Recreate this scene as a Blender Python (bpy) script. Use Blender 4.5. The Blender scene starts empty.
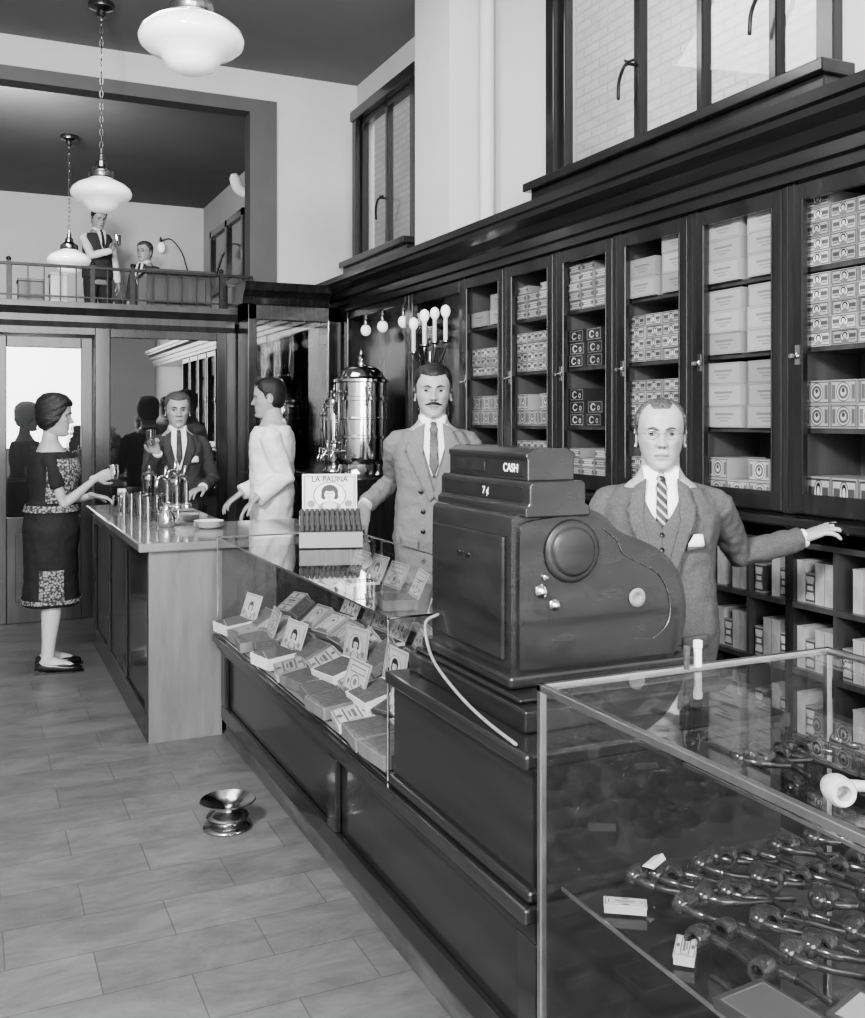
import bpy, bmesh, math, random
import numpy as np
from mathutils import Vector, Matrix
from mathutils.bvhtree import BVHTree
random.seed(7)
D=bpy.data
COL=bpy.context.scene.collection
org={}
try:
    bpy.context.scene.view_settings.look='AgX - Medium High Contrast'
except Exception: pass
# ---------------------------------------------------------------- materials
def M(name,c,rough=.5,metal=0.0,grain=None,amt=.3,bump=0.0,bscale=60,spec=.5,coat=0.0,emit=0.0):
    m=D.materials.new(name); m.use_nodes=True
    nt=m.node_tree; b=nt.nodes['Principled BSDF']
    b.inputs['Roughness'].default_value=rough; b.inputs['Metallic'].default_value=metal
    b.inputs['Specular IOR Level'].default_value=spec
    b.inputs['Coat Weight'].default_value=coat
    b.inputs['Coat Roughness'].default_value=.08
    b.inputs['Base Color'].default_value=(c,c,c,1)
    tc=nt.nodes.new('ShaderNodeTexCoord')
    if grain:
        mp=nt.nodes.new('ShaderNodeMapping'); mp.inputs['Scale'].default_value=grain
        nt.links.new(tc.outputs['Object'],mp.inputs[0])
        n=nt.nodes.new('ShaderNodeTexNoise'); n.inputs['Scale'].default_value=1; n.inputs['Detail'].default_value=6; n.inputs['Roughness'].default_value=.65
        nt.links.new(mp.outputs[0],n.inputs['Vector'])
        r=nt.nodes.new('ShaderNodeValToRGB')
        lo=c*(1-amt); hi=c*(1+amt)
        r.color_ramp.elements[0].position=.32; r.color_ramp.elements[1].position=.68
        r.color_ramp.elements[0].color=(lo,lo,lo,1); r.color_ramp.elements[1].color=(hi,hi,hi,1)
        nt.links.new(n.outputs['Fac'],r.inputs[0]); nt.links.new(r.outputs[0],b.inputs['Base Color'])
    if bump:
        n2=nt.nodes.new('ShaderNodeTexNoise'); n2.inputs['Scale'].default_value=bscale; n2.inputs['Detail'].default_value=4
        nt.links.new(tc.outputs['Object'],n2.inputs['Vector'])
        bp=nt.nodes.new('ShaderNodeBump'); bp.inputs['Strength'].default_value=bump; bp.inputs['Distance'].default_value=.01
        nt.links.new(n2.outputs['Fac'],bp.inputs['Height']); nt.links.new(bp.outputs[0],b.inputs['Normal'])
    if emit:
        b.inputs['Emission Color'].default_value=(1,1,1,1); b.inputs['Emission Strength'].default_value=emit
    return m
WOOD=M('dark_stained_wood',.017,.24,grain=(14,14,1.2),amt=.5,coat=.35)
WOODH=M('dark_stained_wood_horizontal',.015,.24,grain=(14,1.0,14),amt=.5,coat=.35)
WOODM=M('mid_wood',.045,.35,grain=(12,12,1),amt=.4,coat=.3)
WOODL=M('worn_light_wood',.15,.45,grain=(10,10,1.4),amt=.28)
REGW=M('register_dark_housing',.018,.22,grain=(3,3,14),amt=.5,coat=.35)
INNER=M('cabinet_interior',.08,.5,grain=(8,8,1),amt=.2)
WALL=M('painted_plaster',.64,.8,grain=(1.5,1.5,1.5),amt=.05,bump=.08,bscale=90)
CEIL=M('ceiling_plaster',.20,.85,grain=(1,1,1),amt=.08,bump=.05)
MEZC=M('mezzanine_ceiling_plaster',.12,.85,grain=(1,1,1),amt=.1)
GTRIM=M('painted_gray_trim',.11,.6,grain=(2,2,2),amt=.08)
CHROME=M('polished_nickel',.72,.13,metal=1,grain=(5,5,5),amt=.08)
SPIT=M('tarnished_nickel',.36,.18,metal=1,grain=(9,9,9),amt=.35)
BRASS=M('aged_metal',.25,.25,metal=1,grain=(20,20,20),amt=.3)
DARKM=M('blackened_metal',.03,.35,metal=.6,grain=(20,20,20),amt=.3)
OPAL=M('opal_glass',.88,.12,grain=(3,3,3),amt=.01,coat=.6,emit=.4)
BULB=M('frosted_bulb',.88,.2,grain=(3,3,3),amt=.01,emit=.6)
WHITE=M('white_cloth',.84,.85,grain=(60,60,60),amt=.04,bump=.3,bscale=25)
PAPER=M('paper',.70,.6,grain=(20,20,20),amt=.05)
BLACK=M('black_rubber',.012,.4,grain=(20,20,20),amt=.3)
BRIAR=M('briar_pipe_wood',.022,.18,grain=(40,40,40),amt=.6,coat=.5)
MEER=M('meerschaum',.62,.35,grain=(60,60,60),amt=.15)
CIGAR=M('cigar_leaf',.06,.7,grain=(60,60,60),amt=.4)
LINER=M('pale_tray_liner',.20,.7,grain=(20,20,20),amt=.1)
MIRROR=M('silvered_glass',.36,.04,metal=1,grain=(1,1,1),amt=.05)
CORD=M('braided_cord',.20,.6,grain=(50,50,50),amt=.3)
SUIT1=M('gray_tweed_suit',.085,.9,grain=(190,190,190),amt=.3,bump=.5,bscale=22)
SUIT2=M('light_gray_wool_suit',.175,.9,grain=(120,120,120),amt=.15,bump=.5,bscale=14)
SUIT3=M('charcoal_suit',.05,.9,grain=(120,120,120),amt=.25,bump=.4,bscale=14)
TROUS=M('dark_trousers',.04,.9,grain=(120,120,120),amt=.25)
DRESS=M('black_dress_fabric',.012,.85,grain=(60,60,60),amt=.3,bump=.3,bscale=16)
SHOE=M('black_leather',.012,.25,grain=(20,20,20),amt=.3)
STOCK=M('pale_stockings',.50,.6,grain=(40,40,40),amt=.05)
HAIRD=M('dark_hair',.012,.38,grain=(160,30,160),amt=.6,bump=.6,bscale=120)
HAIRG=M('graying_hair',.075,.5,grain=(160,30,160),amt=.7,bump=.6,bscale=120)
EYEW=M('eye_white',.28,.25,grain=(20,20,20),amt=.03)
EYEB=M('eye_iris',.012,.12,grain=(20,20,20),amt=.1)
TIED=M('dark_tie_silk',.025,.5,grain=(80,80,80),amt=.6)
TIEG=M('gray_tie_silk',.08,.5,grain=(80,80,80),amt=.4)
NICK=M('dull_nickel',.48,.30,metal=1,grain=(8,8,8),amt=.2)

def skin_mat():
    m=M('skin',.37,.45,grain=(30,30,30),amt=.08,bump=.14,bscale=160)
    nt=m.node_tree;b=nt.nodes['Principled BSDF']
    at=nt.nodes.new('ShaderNodeAttribute'); at.attribute_name='tone'
    mx=nt.nodes.new('ShaderNodeMix'); mx.data_type='RGBA'; mx.blend_type='MULTIPLY'; mx.inputs[0].default_value=1
    src=b.inputs['Base Color'].links[0].from_socket
    nt.links.new(src,mx.inputs[6]); nt.links.new(at.outputs['Color'],mx.inputs[7]); nt.links.new(mx.outputs[2],b.inputs['Base Color'])
    return m
SKIN=skin_mat()
def stripe_mat(name,a,bc,scale,vec=(1,0,1)):
    m=M(name,a,.55,grain=(50,50,50),amt=.1); nt=m.node_tree;b=nt.nodes['Principled BSDF']
    tc=nt.nodes.new('ShaderNodeTexCoord'); mp=nt.nodes.new('ShaderNodeMapping'); mp.inputs['Scale'].default_value=vec
    w=nt.nodes.new('ShaderNodeTexWave'); w.inputs['Scale'].default_value=scale; w.bands_direction='DIAGONAL'
    r=nt.nodes.new('ShaderNodeValToRGB'); r.color_ramp.interpolation='CONSTANT'
    r.color_ramp.elements[0].color=(a,a,a,1); r.color_ramp.elements[1].color=(bc,bc,bc,1); r.color_ramp.elements[1].position=.70
    nt.links.new(tc.outputs['Object'],mp.inputs[0]); nt.links.new(mp.outputs[0],w.inputs['Vector']); nt.links.new(w.outputs['Fac'],r.inputs[0]); nt.links.new(r.outputs[0],b.inputs['Base Color'])
    return m
TIES=stripe_mat('striped_tie',.02,.35,22)
def print_mat():
    m=M('floral_print_cloth',.2,.85); nt=m.node_tree;b=nt.nodes['Principled BSDF']
    tc=nt.nodes.new('ShaderNodeTexCoord'); v=nt.nodes.new('ShaderNodeTexVoronoi'); v.inputs['Scale'].default_value=75
    r=nt.nodes.new('ShaderNodeValToRGB'); r.color_ramp.elements[0].color=(.34,.34,.34,1); r.color_ramp.elements[1].color=(.035,.035,.035,1); r.color_ramp.elements[0].position=.2;r.color_ramp.elements[1].position=.65
    nt.links.new(tc.outputs['Object'],v.inputs['Vector']); nt.links.new(v.outputs['Distance'],r.inputs[0]); nt.links.new(r.outputs[0],b.inputs['Base Color'])
    return m
PRINT=print_mat()
def glass_mat(name,tint=.96,f0=.05,rough=0.0,fmax=.9):
    m=D.materials.new(name); m.use_nodes=True; nt=m.node_tree; nt.nodes.clear()
    o=nt.nodes.new('ShaderNodeOutputMaterial'); t=nt.nodes.new('ShaderNodeBsdfTransparent')
    g=nt.nodes.new('ShaderNodeBsdfGlossy'); g.inputs[0].default_value=(1,1,1,1); g.inputs['Roughness'].default_value=rough
    lw=nt.nodes.new('ShaderNodeLayerWeight'); lw.inputs[0].default_value=.5
    pw=nt.nodes.new('ShaderNodeMath'); pw.operation='POWER'; pw.inputs[1].default_value=5
    fm=nt.nodes.new('ShaderNodeMapRange'); fm.inputs[3].default_value=f0; fm.inputs[4].default_value=fmax
    tc=nt.nodes.new('ShaderNodeTexCoord'); n=nt.nodes.new('ShaderNodeTexNoise'); n.inputs['Scale'].default_value=2
    mr=nt.nodes.new('ShaderNodeMapRange'); mr.inputs[3].default_value=tint-.01; mr.inputs[4].default_value=tint+.01
    nt.links.new(tc.outputs['Object'],n.inputs['Vector']); nt.links.new(n.outputs['Fac'],mr.inputs[0]); nt.links.new(mr.outputs[0],t.inputs[0])
    mx=nt.nodes.new('ShaderNodeMixShader')
    nt.links.new(lw.outputs['Facing'],pw.inputs[0]); nt.links.new(pw.outputs[0],fm.inputs[0])
    nt.links.new(fm.outputs[0],mx.inputs[0]); nt.links.new(t.outputs[0],mx.inputs[1]); nt.links.new(g.outputs[0],mx.inputs[2]); nt.links.new(mx.outputs[0],o.inputs[0])
    return m
GLASS=glass_mat('clear_glass')
GLASSD=glass_mat('cabinet_glass',.95,.05)
GLASSW=glass_mat('window_glass',.93,.05)
GLASST=glass_mat('tumbler_glass',.80,.14)
GLASSP=glass_mat('partition_glass',.30,.22)

def brick_mat(name,c1,c2,mort,bw,rh,ms,swz,rough,amt=.12,coat=0):
    m=M(name,c1,rough,coat=coat); nt=m.node_tree;b=nt.nodes['Principled BSDF']
    tc=nt.nodes.new('ShaderNodeTexCoord'); sp=nt.nodes.new('ShaderNodeSeparateXYZ'); cb=nt.nodes.new('ShaderNodeCombineXYZ')
    nt.links.new(tc.outputs['Object'],sp.inputs[0]); nt.links.new(sp.outputs[swz[0]],cb.inputs[0]); nt.links.new(sp.outputs[swz[1]],cb.inputs[1])
    br=nt.nodes.new('ShaderNodeTexBrick'); br.inputs['Scale'].default_value=1; br.inputs['Brick Width'].default_value=bw; br.inputs['Row Height'].default_value=rh
    br.inputs['Mortar Size'].default_value=ms; br.inputs['Mortar Smooth'].default_value=.1
    for i,c in ((1,c1),(2,c2),(3,mort)): br.inputs[i].default_value=(c,c,c,1)
    nt.links.new(cb.outputs[0],br.inputs[0])
    n=nt.nodes.new('ShaderNodeTexNoise'); n.inputs['Scale'].default_value=3.2; n.inputs['Detail'].default_value=10; n.inputs['Roughness'].default_value=.8; n.inputs['Distortion'].default_value=.6
    mp=nt.nodes.new('ShaderNodeMapping'); mp.inputs['Scale'].default_value=(1,2.2,1) 
    nt.links.new(cb.outputs[0],mp.inputs[0]); nt.links.new(mp.outputs[0],n.inputs['Vector'])
    mr=nt.nodes.new('ShaderNodeMapRange'); mr.inputs[1].default_value=.3; mr.inputs[2].default_value=.7; mr.inputs[3].default_value=1-amt; mr.inputs[4].default_value=1+amt
    nt.links.new(n.outputs['Fac'],mr.inputs[0])
    mx=nt.nodes.new('ShaderNodeMix'); mx.data_type='RGBA'; mx.blend_type='MULTIPLY'; mx.inputs[0].default_value=1
    nt.links.new(br.outputs['Color'],mx.inputs[6]); nt.links.new(mr.outputs[0],mx.inputs[7]); nt.links.new(mx.outputs[2],b.inputs['Base Color'])
    bp=nt.nodes.new('ShaderNodeBump'); bp.inputs['Strength'].default_value=.2; bp.inputs['Distance'].default_value=.003; bp.invert=True
    nt.links.new(br.outputs['Fac'],bp.inputs['Height']); nt.links.new(bp.outputs[0],b.inputs['Normal'])
    return m
FLOOR=brick_mat('floor_tile',.108,.135,.072,.46,.23,.0022,(0,1),.40,.42)
BRICK=brick_mat('exterior_brick',.56,.50,.43,.22,.075,.010,(1,2),.9,.12)

def label_mat(name,base,shapes,rough=.5,axis='YZ'):
    m=M(name,base,rough); nt=m.node_tree;b=nt.nodes['Principled BSDF']
    tc=nt.nodes.new('ShaderNodeTexCoord')
    rgb=nt.nodes.new('ShaderNodeRGB'); rgb.outputs[0].default_value=(base,base,base,1); cur=rgb.outputs[0]
    for kind,cx,cy,rx,ry,c in shapes:
        s=nt.nodes.new('ShaderNodeVectorMath'); s.operation='SUBTRACT'
        mu=nt.nodes.new('ShaderNodeVectorMath'); mu.operation='MULTIPLY'
        if axis=='YZ': s.inputs[1].default_value=(0,1-cx,cy); mu.inputs[1].default_value=(0,1/rx,1/ry)
        elif axis=='XZ': s.inputs[1].default_value=(cx,0,cy); mu.inputs[1].default_value=(1/rx,0,1/ry)
        else: s.inputs[1].default_value=(cx,cy,0); mu.inputs[1].default_value=(1/rx,1/ry,0)
        nt.links.new(tc.outputs['Generated'],s.inputs[0]); nt.links.new(s.outputs[0],mu.inputs[0])
        if kind=='e':
            l=nt.nodes.new('ShaderNodeVectorMath'); l.operation='LENGTH'; nt.links.new(mu.outputs[0],l.inputs[0]); val=l.outputs['Value']
        else:
            ab=nt.nodes.new('ShaderNodeVectorMath'); ab.operation='ABSOLUTE'; nt.links.new(mu.outputs[0],ab.inputs[0])
            sp=nt.nodes.new('ShaderNodeSeparateXYZ'); nt.links.new(ab.outputs[0],sp.inputs[0])
            m1=nt.nodes.new('ShaderNodeMath'); m1.operation='MAXIMUM'; m2=nt.nodes.new('ShaderNodeMath'); m2.operation='MAXIMUM'
            nt.links.new(sp.outputs[0],m1.inputs[0]); nt.links.new(sp.outputs[1],m1.inputs[1]); nt.links.new(m1.outputs[0],m2.inputs[0]); nt.links.new(sp.outputs[2],m2.inputs[1]); val=m2.outputs[0]
        lt=nt.nodes.new('ShaderNodeMath'); lt.operation='LESS_THAN'; lt.inputs[1].default_value=1; nt.links.new(val,lt.inputs[0])
        mx=nt.nodes.new('ShaderNodeMix'); mx.data_type='RGBA'; nt.links.new(lt.outputs[0],mx.inputs[0]); nt.links.new(cur,mx.inputs[6]); mx.inputs[7].default_value=(c,c,c,1); cur=mx.outputs[2]
    oi=nt.nodes.new('ShaderNodeObjectInfo'); mr=nt.nodes.new('ShaderNodeMapRange'); mr.inputs[3].default_value=.65; mr.inputs[4].default_value=1.15
    nt.links.new(oi.outputs['Random'],mr.inputs[0])
    mx=nt.nodes.new('ShaderNodeMix'); mx.data_type='RGBA'; mx.blend_type='MULTIPLY'; mx.inputs[0].default_value=1
    nt.links.new(cur,mx.inputs[6]); nt.links.new(mr.outputs[0],mx.inputs[7]); nt.links.new(mx.outputs[2],b.inputs['Base Color'])
    return m
PORT=[('r',.5,.5,.48,.45,.05),('r',.5,.5,.45,.39,.42),('r',.2,.56,.12,.14,.08),('r',.8,.56,.12,.14,.08),('r',.2,.3,.10,.05,.15),('r',.8,.3,.10,.05,.15),('e',.5,.5,.19,.42,.04),('e',.5,.5,.16,.37,.62),('e',.5,.2,.12,.17,.18),('e',.5,.60,.105,.24,.02),('e',.5,.55,.060,.17,.58)]
def lady(): return [('r',.5,.5,.47,.45,.10),('r',.5,.5,.455,.43,.66),('r',.5,.5,.44,.405,.30),('r',.5,.5,.43,.39,.60),
 ('e',.16,.20,.07,.09,.2),('e',.84,.20,.07,.09,.2),('e',.5,.42,.30,.36,.12),('e',.5,.42,.28,.34,.70),('e',.5,.10,.20,.16,.20),('e',.5,.14,.13,.10,.55),('e',.5,.51,.155,.20,.02),('e',.39,.40,.05,.09,.02),('e',.61,.40,.05,.09,.02),('r',.5,.27,.045,.08,.55),('e',.5,.44,.095,.145,.62),('e',.465,.47,.018,.014,.05),('e',.535,.47,.018,.014,.05),('e',.5,.36,.025,.012,.15),('e',.5,.58,.09,.05,.02)]
L_PORT=label_mat('portrait_label',.33,PORT)
L_PORTX=label_mat('portrait_label_lid',.62,lady(),axis='XZ')
L_LIDX=label_mat('scroll_label_lid',.40,[('r',.5,.5,.46,.44,.10),('r',.5,.5,.44,.41,.48),('r',.5,.70,.34,.10,.08),('r',.5,.70,.32,.07,.5),('e',.5,.35,.2,.22,.1),('e',.5,.35,.17,.18,.5),('e',.5,.35,.08,.10,.15),('e',.2,.3,.06,.08,.15),('e',.8,.3,.06,.08,.15)],axis='XZ')
L_PLAIN=label_mat('plain_carton',.30,[('r',.5,.5,.485,.46,.14),('r',.5,.5,.475,.44,.31),('r',.5,.62,.26,.05,.17),('r',.5,.44,.20,.03,.19),('r',.5,.30,.12,.03,.19)])
L_RING=label_mat('dark_carton_with_light_letter',.04,[('r',.5,.5,.45,.42,.28),('r',.5,.5,.43,.38,.035),('e',.36,.5,.17,.3,.5),('e',.38,.5,.11,.19,.04),('r',.52,.5,.06,.1,.04),('e',.72,.42,.08,.2,.45),('e',.72,.42,.045,.11,.04)])
L_EMB=label_mat('round_emblem_box',.32,[('r',.5,.5,.48,.45,.06),('r',.5,.5,.45,.41,.36),('e',.5,.5,.26,.40,.05),('e',.5,.5,.235,.36,.5),('e',.5,.5,.19,.29,.10),('e',.5,.5,.11,.18,.5),('e',.5,.56,.06,.10,.05),('r',.13,.5,.06,.3,.12),('r',.87,.5,.06,.3,.12)])
L_BAND=label_mat('banded_box',.26,[('r',.5,.5,.48,.44,.05),('r',.5,.5,.45,.38,.42),('r',.5,.5,.45,.14,.06),('r',.5,.5,.3,.07,.5),('e',.12,.5,.07,.25,.1),('e',.88,.5,.07,.25,.1)])
L_TOP=label_mat('open_box_top_sheet',.26,[('r',.5,.5,.46,.45,.06),('r',.5,.5,.43,.41,.36),('e',.5,.5,.24,.34,.1),('e',.5,.5,.21,.30,.44),('e',.5,.55,.10,.16,.06),('e',.5,.50,.06,.11,.5),('r',.5,.14,.3,.05,.1)],axis='XY')
L_TOP2=label_mat('dark_box_top_sheet',.045,[('r',.5,.5,.44,.42,.22),('r',.5,.5,.42,.39,.04),('e',.5,.5,.2,.16,.16),('e',.5,.5,.17,.13,.045)],axis='XY')
L_TOP3=label_mat('scroll_box_top_sheet',.38,[('r',.5,.5,.47,.46,.15),('r',.5,.5,.44,.42,.45),('r',.5,.5,.40,.22,.08),('r',.5,.5,.37,.17,.42),('r',.5,.55,.26,.05,.1),('r',.5,.43,.18,.03,.1),('e',.5,.84,.10,.08,.1),('e',.5,.16,.10,.08,.1)],axis='XY')
L_CASE=label_mat('open_pipe_case',.03,[('r',.5,.5,.44,.43,.12),('r',.5,.5,.42,.41,.06)],axis='XY')
L_CASE2=label_mat('pale_lined_pipe_case',.05,[('r',.5,.5,.43,.42,.30),('r',.5,.5,.30,.06,.05)],axis='XY')

# ---------------------------------------------------------------- geometry builder
class G:
    def __init__(s): s.v=[]; s.f=[]; s.m=[]; s.cur=0; s.t={}
    def add(s,vs,fs):
        o=len(s.v); s.v+= [tuple(p) for p in vs]; s.f+=[tuple(i+o for i in f) for f in fs]; s.m+=[s.cur]*len(fs); return s
    def merge(s,g):
        o=len(s.v); s.v+=g.v; s.f+=[tuple(i+o for i in f) for f in g.f]; s.m+=[s.cur]*len(g.f)
        for k2,val in g.t.items(): s.t[k2+o]=val
        return s
    def xf(s,mat,start=0):
        for i in range(start,len(s.v)): s.v[i]=tuple(mat@Vector(s.v[i]))
        return s
    def box(s,x0,x1,y0,y1,z0,z1):
        vs=[(x0,y0,z0),(x1,y0,z0),(x1,y1,z0),(x0,y1,z0),(x0,y0,z1),(x1,y0,z1),(x1,y1,z1),(x0,y1,z1)]
        return s.add(vs,[(3,2,1,0),(4,5,6,7),(0,1,5,4),(1,2,6,5),(2,3,7,6),(3,0,4,7)])
    def prism(s,pts,axis,a,b):
        n=len(pts)
        def P(p,t): return {'x':(t,p[0],p[1]),'y':(p[0],t,p[1]),'z':(p[0],p[1],t)}[axis]
        vs=[P(p,a) for p in pts]+[P(p,b) for p in pts]
        fs=[tuple(range(n-1,-1,-1)),tuple(range(n,2*n))]+[(i,(i+1)%n,(i+1)%n+n,i+n) for i in range(n)]
        return s.add(vs,fs)
    def lathe(s,c,prof,seg=32,axis='z'):
        vs=[];fs=[];n=len(prof)
        for r,z in prof:
            for i in range(seg):
                a=2*math.pi*i/seg
                p=(r*math.cos(a),r*math.sin(a),z)
                if axis=='y': p=(p[0],p[2],p[1])
                if axis=='x': p=(p[2],p[0],p[1])
                vs.append((c[0]+p[0],c[1]+p[1],c[2]+p[2]))
        for j in range(n-1):
            for i in range(seg):
                k2=(i+1)%seg; fs.append((j*seg+i,j*seg+k2,(j+1)*seg+k2,(j+1)*seg+i))
        fs.append(tuple(range(seg-1,-1,-1))); fs.append(tuple((n-1)*seg+i for i in range(seg)))
        return s.add(vs,fs)
    def tube(s,pts,rad,seg=12,ref=None,cap=True):
        pts=[Vector(p) for p in pts]; n=len(pts)
        if not isinstance(rad,(list,tuple)): rad=[rad]*n
        rad=[(r,r) if not isinstance(r,(list,tuple)) else r for r in rad]
        if cap:
            t0=(pts[0]-pts[1]).normalized(); t1=(pts[-1]-pts[-2]).normalized()
            r0=min(rad[0]); r1=min(rad[-1])
            pts=[pts[0]+t0*r0*.75]+pts+[pts[-1]+t1*r1*.75]
            rad=[(rad[0][0]*.6,rad[0][1]*.6)]+rad+[(rad[-1][0]*.6,rad[-1][1]*.6)]; n+=2
        tg=[]
        for i in range(n):
            a=pts[max(0,i-1)]; b=pts[min(n-1,i+1)]; tg.append((b-a).normalized())
        u=Vector(ref) if ref is not None else (Vector((0,0,1)) if abs(tg[0].z)<.9 else Vector((1,0,0)))
        vs=[];fs=[]
        for i in range(n):
            u=(u-tg[i]*u.dot(tg[i]))
            if u.length<1e-6: u=Vector((1,0,0))
            u.normalize(); w=tg[i].cross(u)
            for j in range(seg):
                a=2*math.pi*j/seg; vs.append(pts[i]+u*rad[i][0]*math.cos(a)+w*rad[i][1]*math.sin(a))
        for i in range(n-1):
            for j in range(seg):
                k2=(j+1)%seg; fs.append((i*seg+j,i*seg+k2,(i+1)*seg+k2,(i+1)*seg+j))
        fs.append(tuple(range(seg-1,-1,-1))); fs.append(tuple((n-1)*seg+i for i in range(seg)))
        return s.add(vs,fs)
    def spline(s,pts,rad,seg=8,sub=6):
        P=[Vector(p) for p in pts]; out=[]
        for i in range(len(P)-1):
            p0=P[max(i-1,0)];p1=P[i];p2=P[i+1];p3=P[min(i+2,len(P)-1)]
            for j in range(sub):
                t=j/sub; out.append(.5*((2*p1)+(p2-p0)*t+(2*p0-5*p1+4*p2-p3)*t*t+(3*p1-p0-3*p2+p3)*t**3))
        out.append(P[-1]); return s.tube(out,rad,seg)
    def ell(s,c,r,seg=16,rows=10,rot=None):
        vs=[];fs=[]
        R=rot or Matrix.Identity(3)
        for i in range(1,rows):
            th=math.pi*i/rows
            for j in range(seg):
                a=2*math.pi*j/seg
                vs.append(Vector(c)+R@Vector((r[0]*math.sin(th)*math.cos(a),r[1]*math.sin(th)*math.sin(a),r[2]*math.cos(th))))
        top=len(vs); vs.append(Vector(c)+R@Vector((0,0,r[2]))); vs.append(Vector(c)+R@Vector((0,0,-r[2])))
        for i in range(rows-2):
            for j in range(seg):
                k2=(j+1)%seg; fs.append((i*seg+j,(i+1)*seg+j,(i+1)*seg+k2,i*seg+k2))
        for j in range(seg):
            k2=(j+1)%seg; fs.append((top,j,k2)); fs.append((top+1,(rows-2)*seg+k2,(rows-2)*seg+j))
        return s.add(vs,fs)
    def loft(s,rings,seg=32):
        vs=[];fs=[];n=len(rings)
        for z,cx,cy,a,b in rings:
            for j in range(seg):
                t=2*math.pi*j/seg; c=math.cos(t); sn=math.sin(t)
                e=.85
                vs.append((cx+a*math.copysign(abs(c)**e,c),cy+b*math.copysign(abs(sn)**e,sn),z))
        for i in range(n-1):
            for j in range(seg):
                k2=(j+1)%seg; fs.append((i*seg+j,i*seg+k2,(i+1)*seg+k2,(i+1)*seg+j))
        fs.append(tuple(range(seg-1,-1,-1))); fs.append(tuple((n-1)*seg+i for i in range(seg)))
        return s.add(vs,fs)
    def mesh(s,name,origin=(0,0,0)):
        me=D.meshes.new(name); o=origin
        me.from_pydata([(p[0]-o[0],p[1]-o[1],p[2]-o[2]) for p in s.v],[],s.f); me.update(); return me
    def obj(s,name,mats,parent=None,smooth=None,bevel=0,label=None,cat=None,kind=None,group=None,origin=None,recalc=True):
        if not isinstance(mats,(list,tuple)): mats=[mats]
        if origin is None:
            a=np.array(s.v); mn=a.min(0); mx=a.max(0); origin=((mn[0]+mx[0])/2,(mn[1]+mx[1])/2,mn[2])
        me=s.mesh(name,origin)
        for m in mats: me.materials.append(m)
        me.polygons.foreach_set('material_index',s.m)
        if recalc:
            bm=bmesh.new(); bm.from_mesh(me); bmesh.ops.recalc_face_normals(bm,faces=bm.faces); bm.to_mesh(me); bm.free()
        if smooth is not None:
            me.shade_smooth()
            if smooth<179: me.set_sharp_from_angle(angle=math.radians(smooth))
        ob=D.objects.new(name,me); COL.objects.link(ob)
        po=org[parent.name] if parent else (0,0,0)
        ob.location=(origin[0]-po[0],origin[1]-po[1],origin[2]-po[2])
        org[ob.name]=origin
        if parent: ob.parent=parent
        if bevel:
            b=ob.modifiers.new('Bevel','BEVEL'); b.width=bevel; b.segments=2; b.limit_method='ANGLE'; b.angle_limit=.6
        if label: ob['label']=label
        if cat: ob['category']=cat
        if kind: ob['kind']=kind
        if group: ob['group']=group
        return ob
def thing(name,loc,label,cat,rz=0,local=False,group=None):
    e=D.objects.new(name,None); COL.objects.link(e); e.empty_display_size=.1
    e.location=loc; e.rotation_euler=(0,0,rz); e['label']=label; e['category']=cat
    if group: e['group']=group
    org[e.name]=(0,0,0) if local else tuple(loc)
    return e
def clone(root,loc,rot=None,label=None):
    KIDS={}
    for o in list(D.objects):
        if o.parent: KIDS.setdefault(o.parent.name,[]).append(o)
    def rec(o,par):
        c=o.copy(); COL.objects.link(c)
        if par: c.parent=par
        for ch in KIDS.get(o.name,[]): rec(ch,c)
        return c
    c=rec(root,None); c.location=loc
    if rot is not None: c.rotation_euler=rot
    if label: c['label']=label
    return c
def S(name,boxes,mat,bevel=0,smooth=None):
    g=G()
    for b in boxes: g.box(*b)
    return g.obj(name,mat,kind='structure',bevel=bevel)
def B(b): return G().box(*b)
def PN(x0,x1,y0,y1,z0,z1):
    # single-sheet glass pane in the plane of its thinnest axis
    d=[x1-x0,y1-y0,z1-z0]; a=d.index(min(d)); g=G()
    if a==0: x=(x0+x1)/2; g.add([(x,y0,z0),(x,y0,z1),(x,y1,z1),(x,y1,z0)],[(0,1,2,3)])
    elif a==1: y=(y0+y1)/2; g.add([(x0,y,z0),(x1,y,z0),(x1,y,z1),(x0,y,z1)],[(0,1,2,3)])
    else: z=(z0+z1)/2; g.add([(x0,y0,z),(x1,y0,z),(x1,y1,z),(x0,y1,z)],[(0,1,2,3)])
    return g
def text(body,size,mat,parent,name,M4,extr=.0006,bold=False):
    c=D.curves.new(name,'FONT'); c.body=body; c.size=size; c.extrude=extr; c.align_x='CENTER'; c.align_y='CENTER'
    if bold: c.offset=size*.012
    o=D.objects.new(name,c); COL.objects.link(o); bpy.context.view_layer.update()
    me=D.meshes.new_from_object(o.evaluated_get(bpy.context.evaluated_depsgraph_get()))
    D.objects.remove(o); me.materials.clear(); me.materials.append(mat)
    ob=D.objects.new(name,me); COL.objects.link(ob); ob.parent=parent
    po=Vector(org[parent.name]); ob.matrix_local=Matrix.Translation(-po)@M4
    return ob
def face_negx(p): return Matrix(((0,0,-1,p[0]),(-1,0,0,p[1]),(0,1,0,p[2]),(0,0,0,1)))

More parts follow.
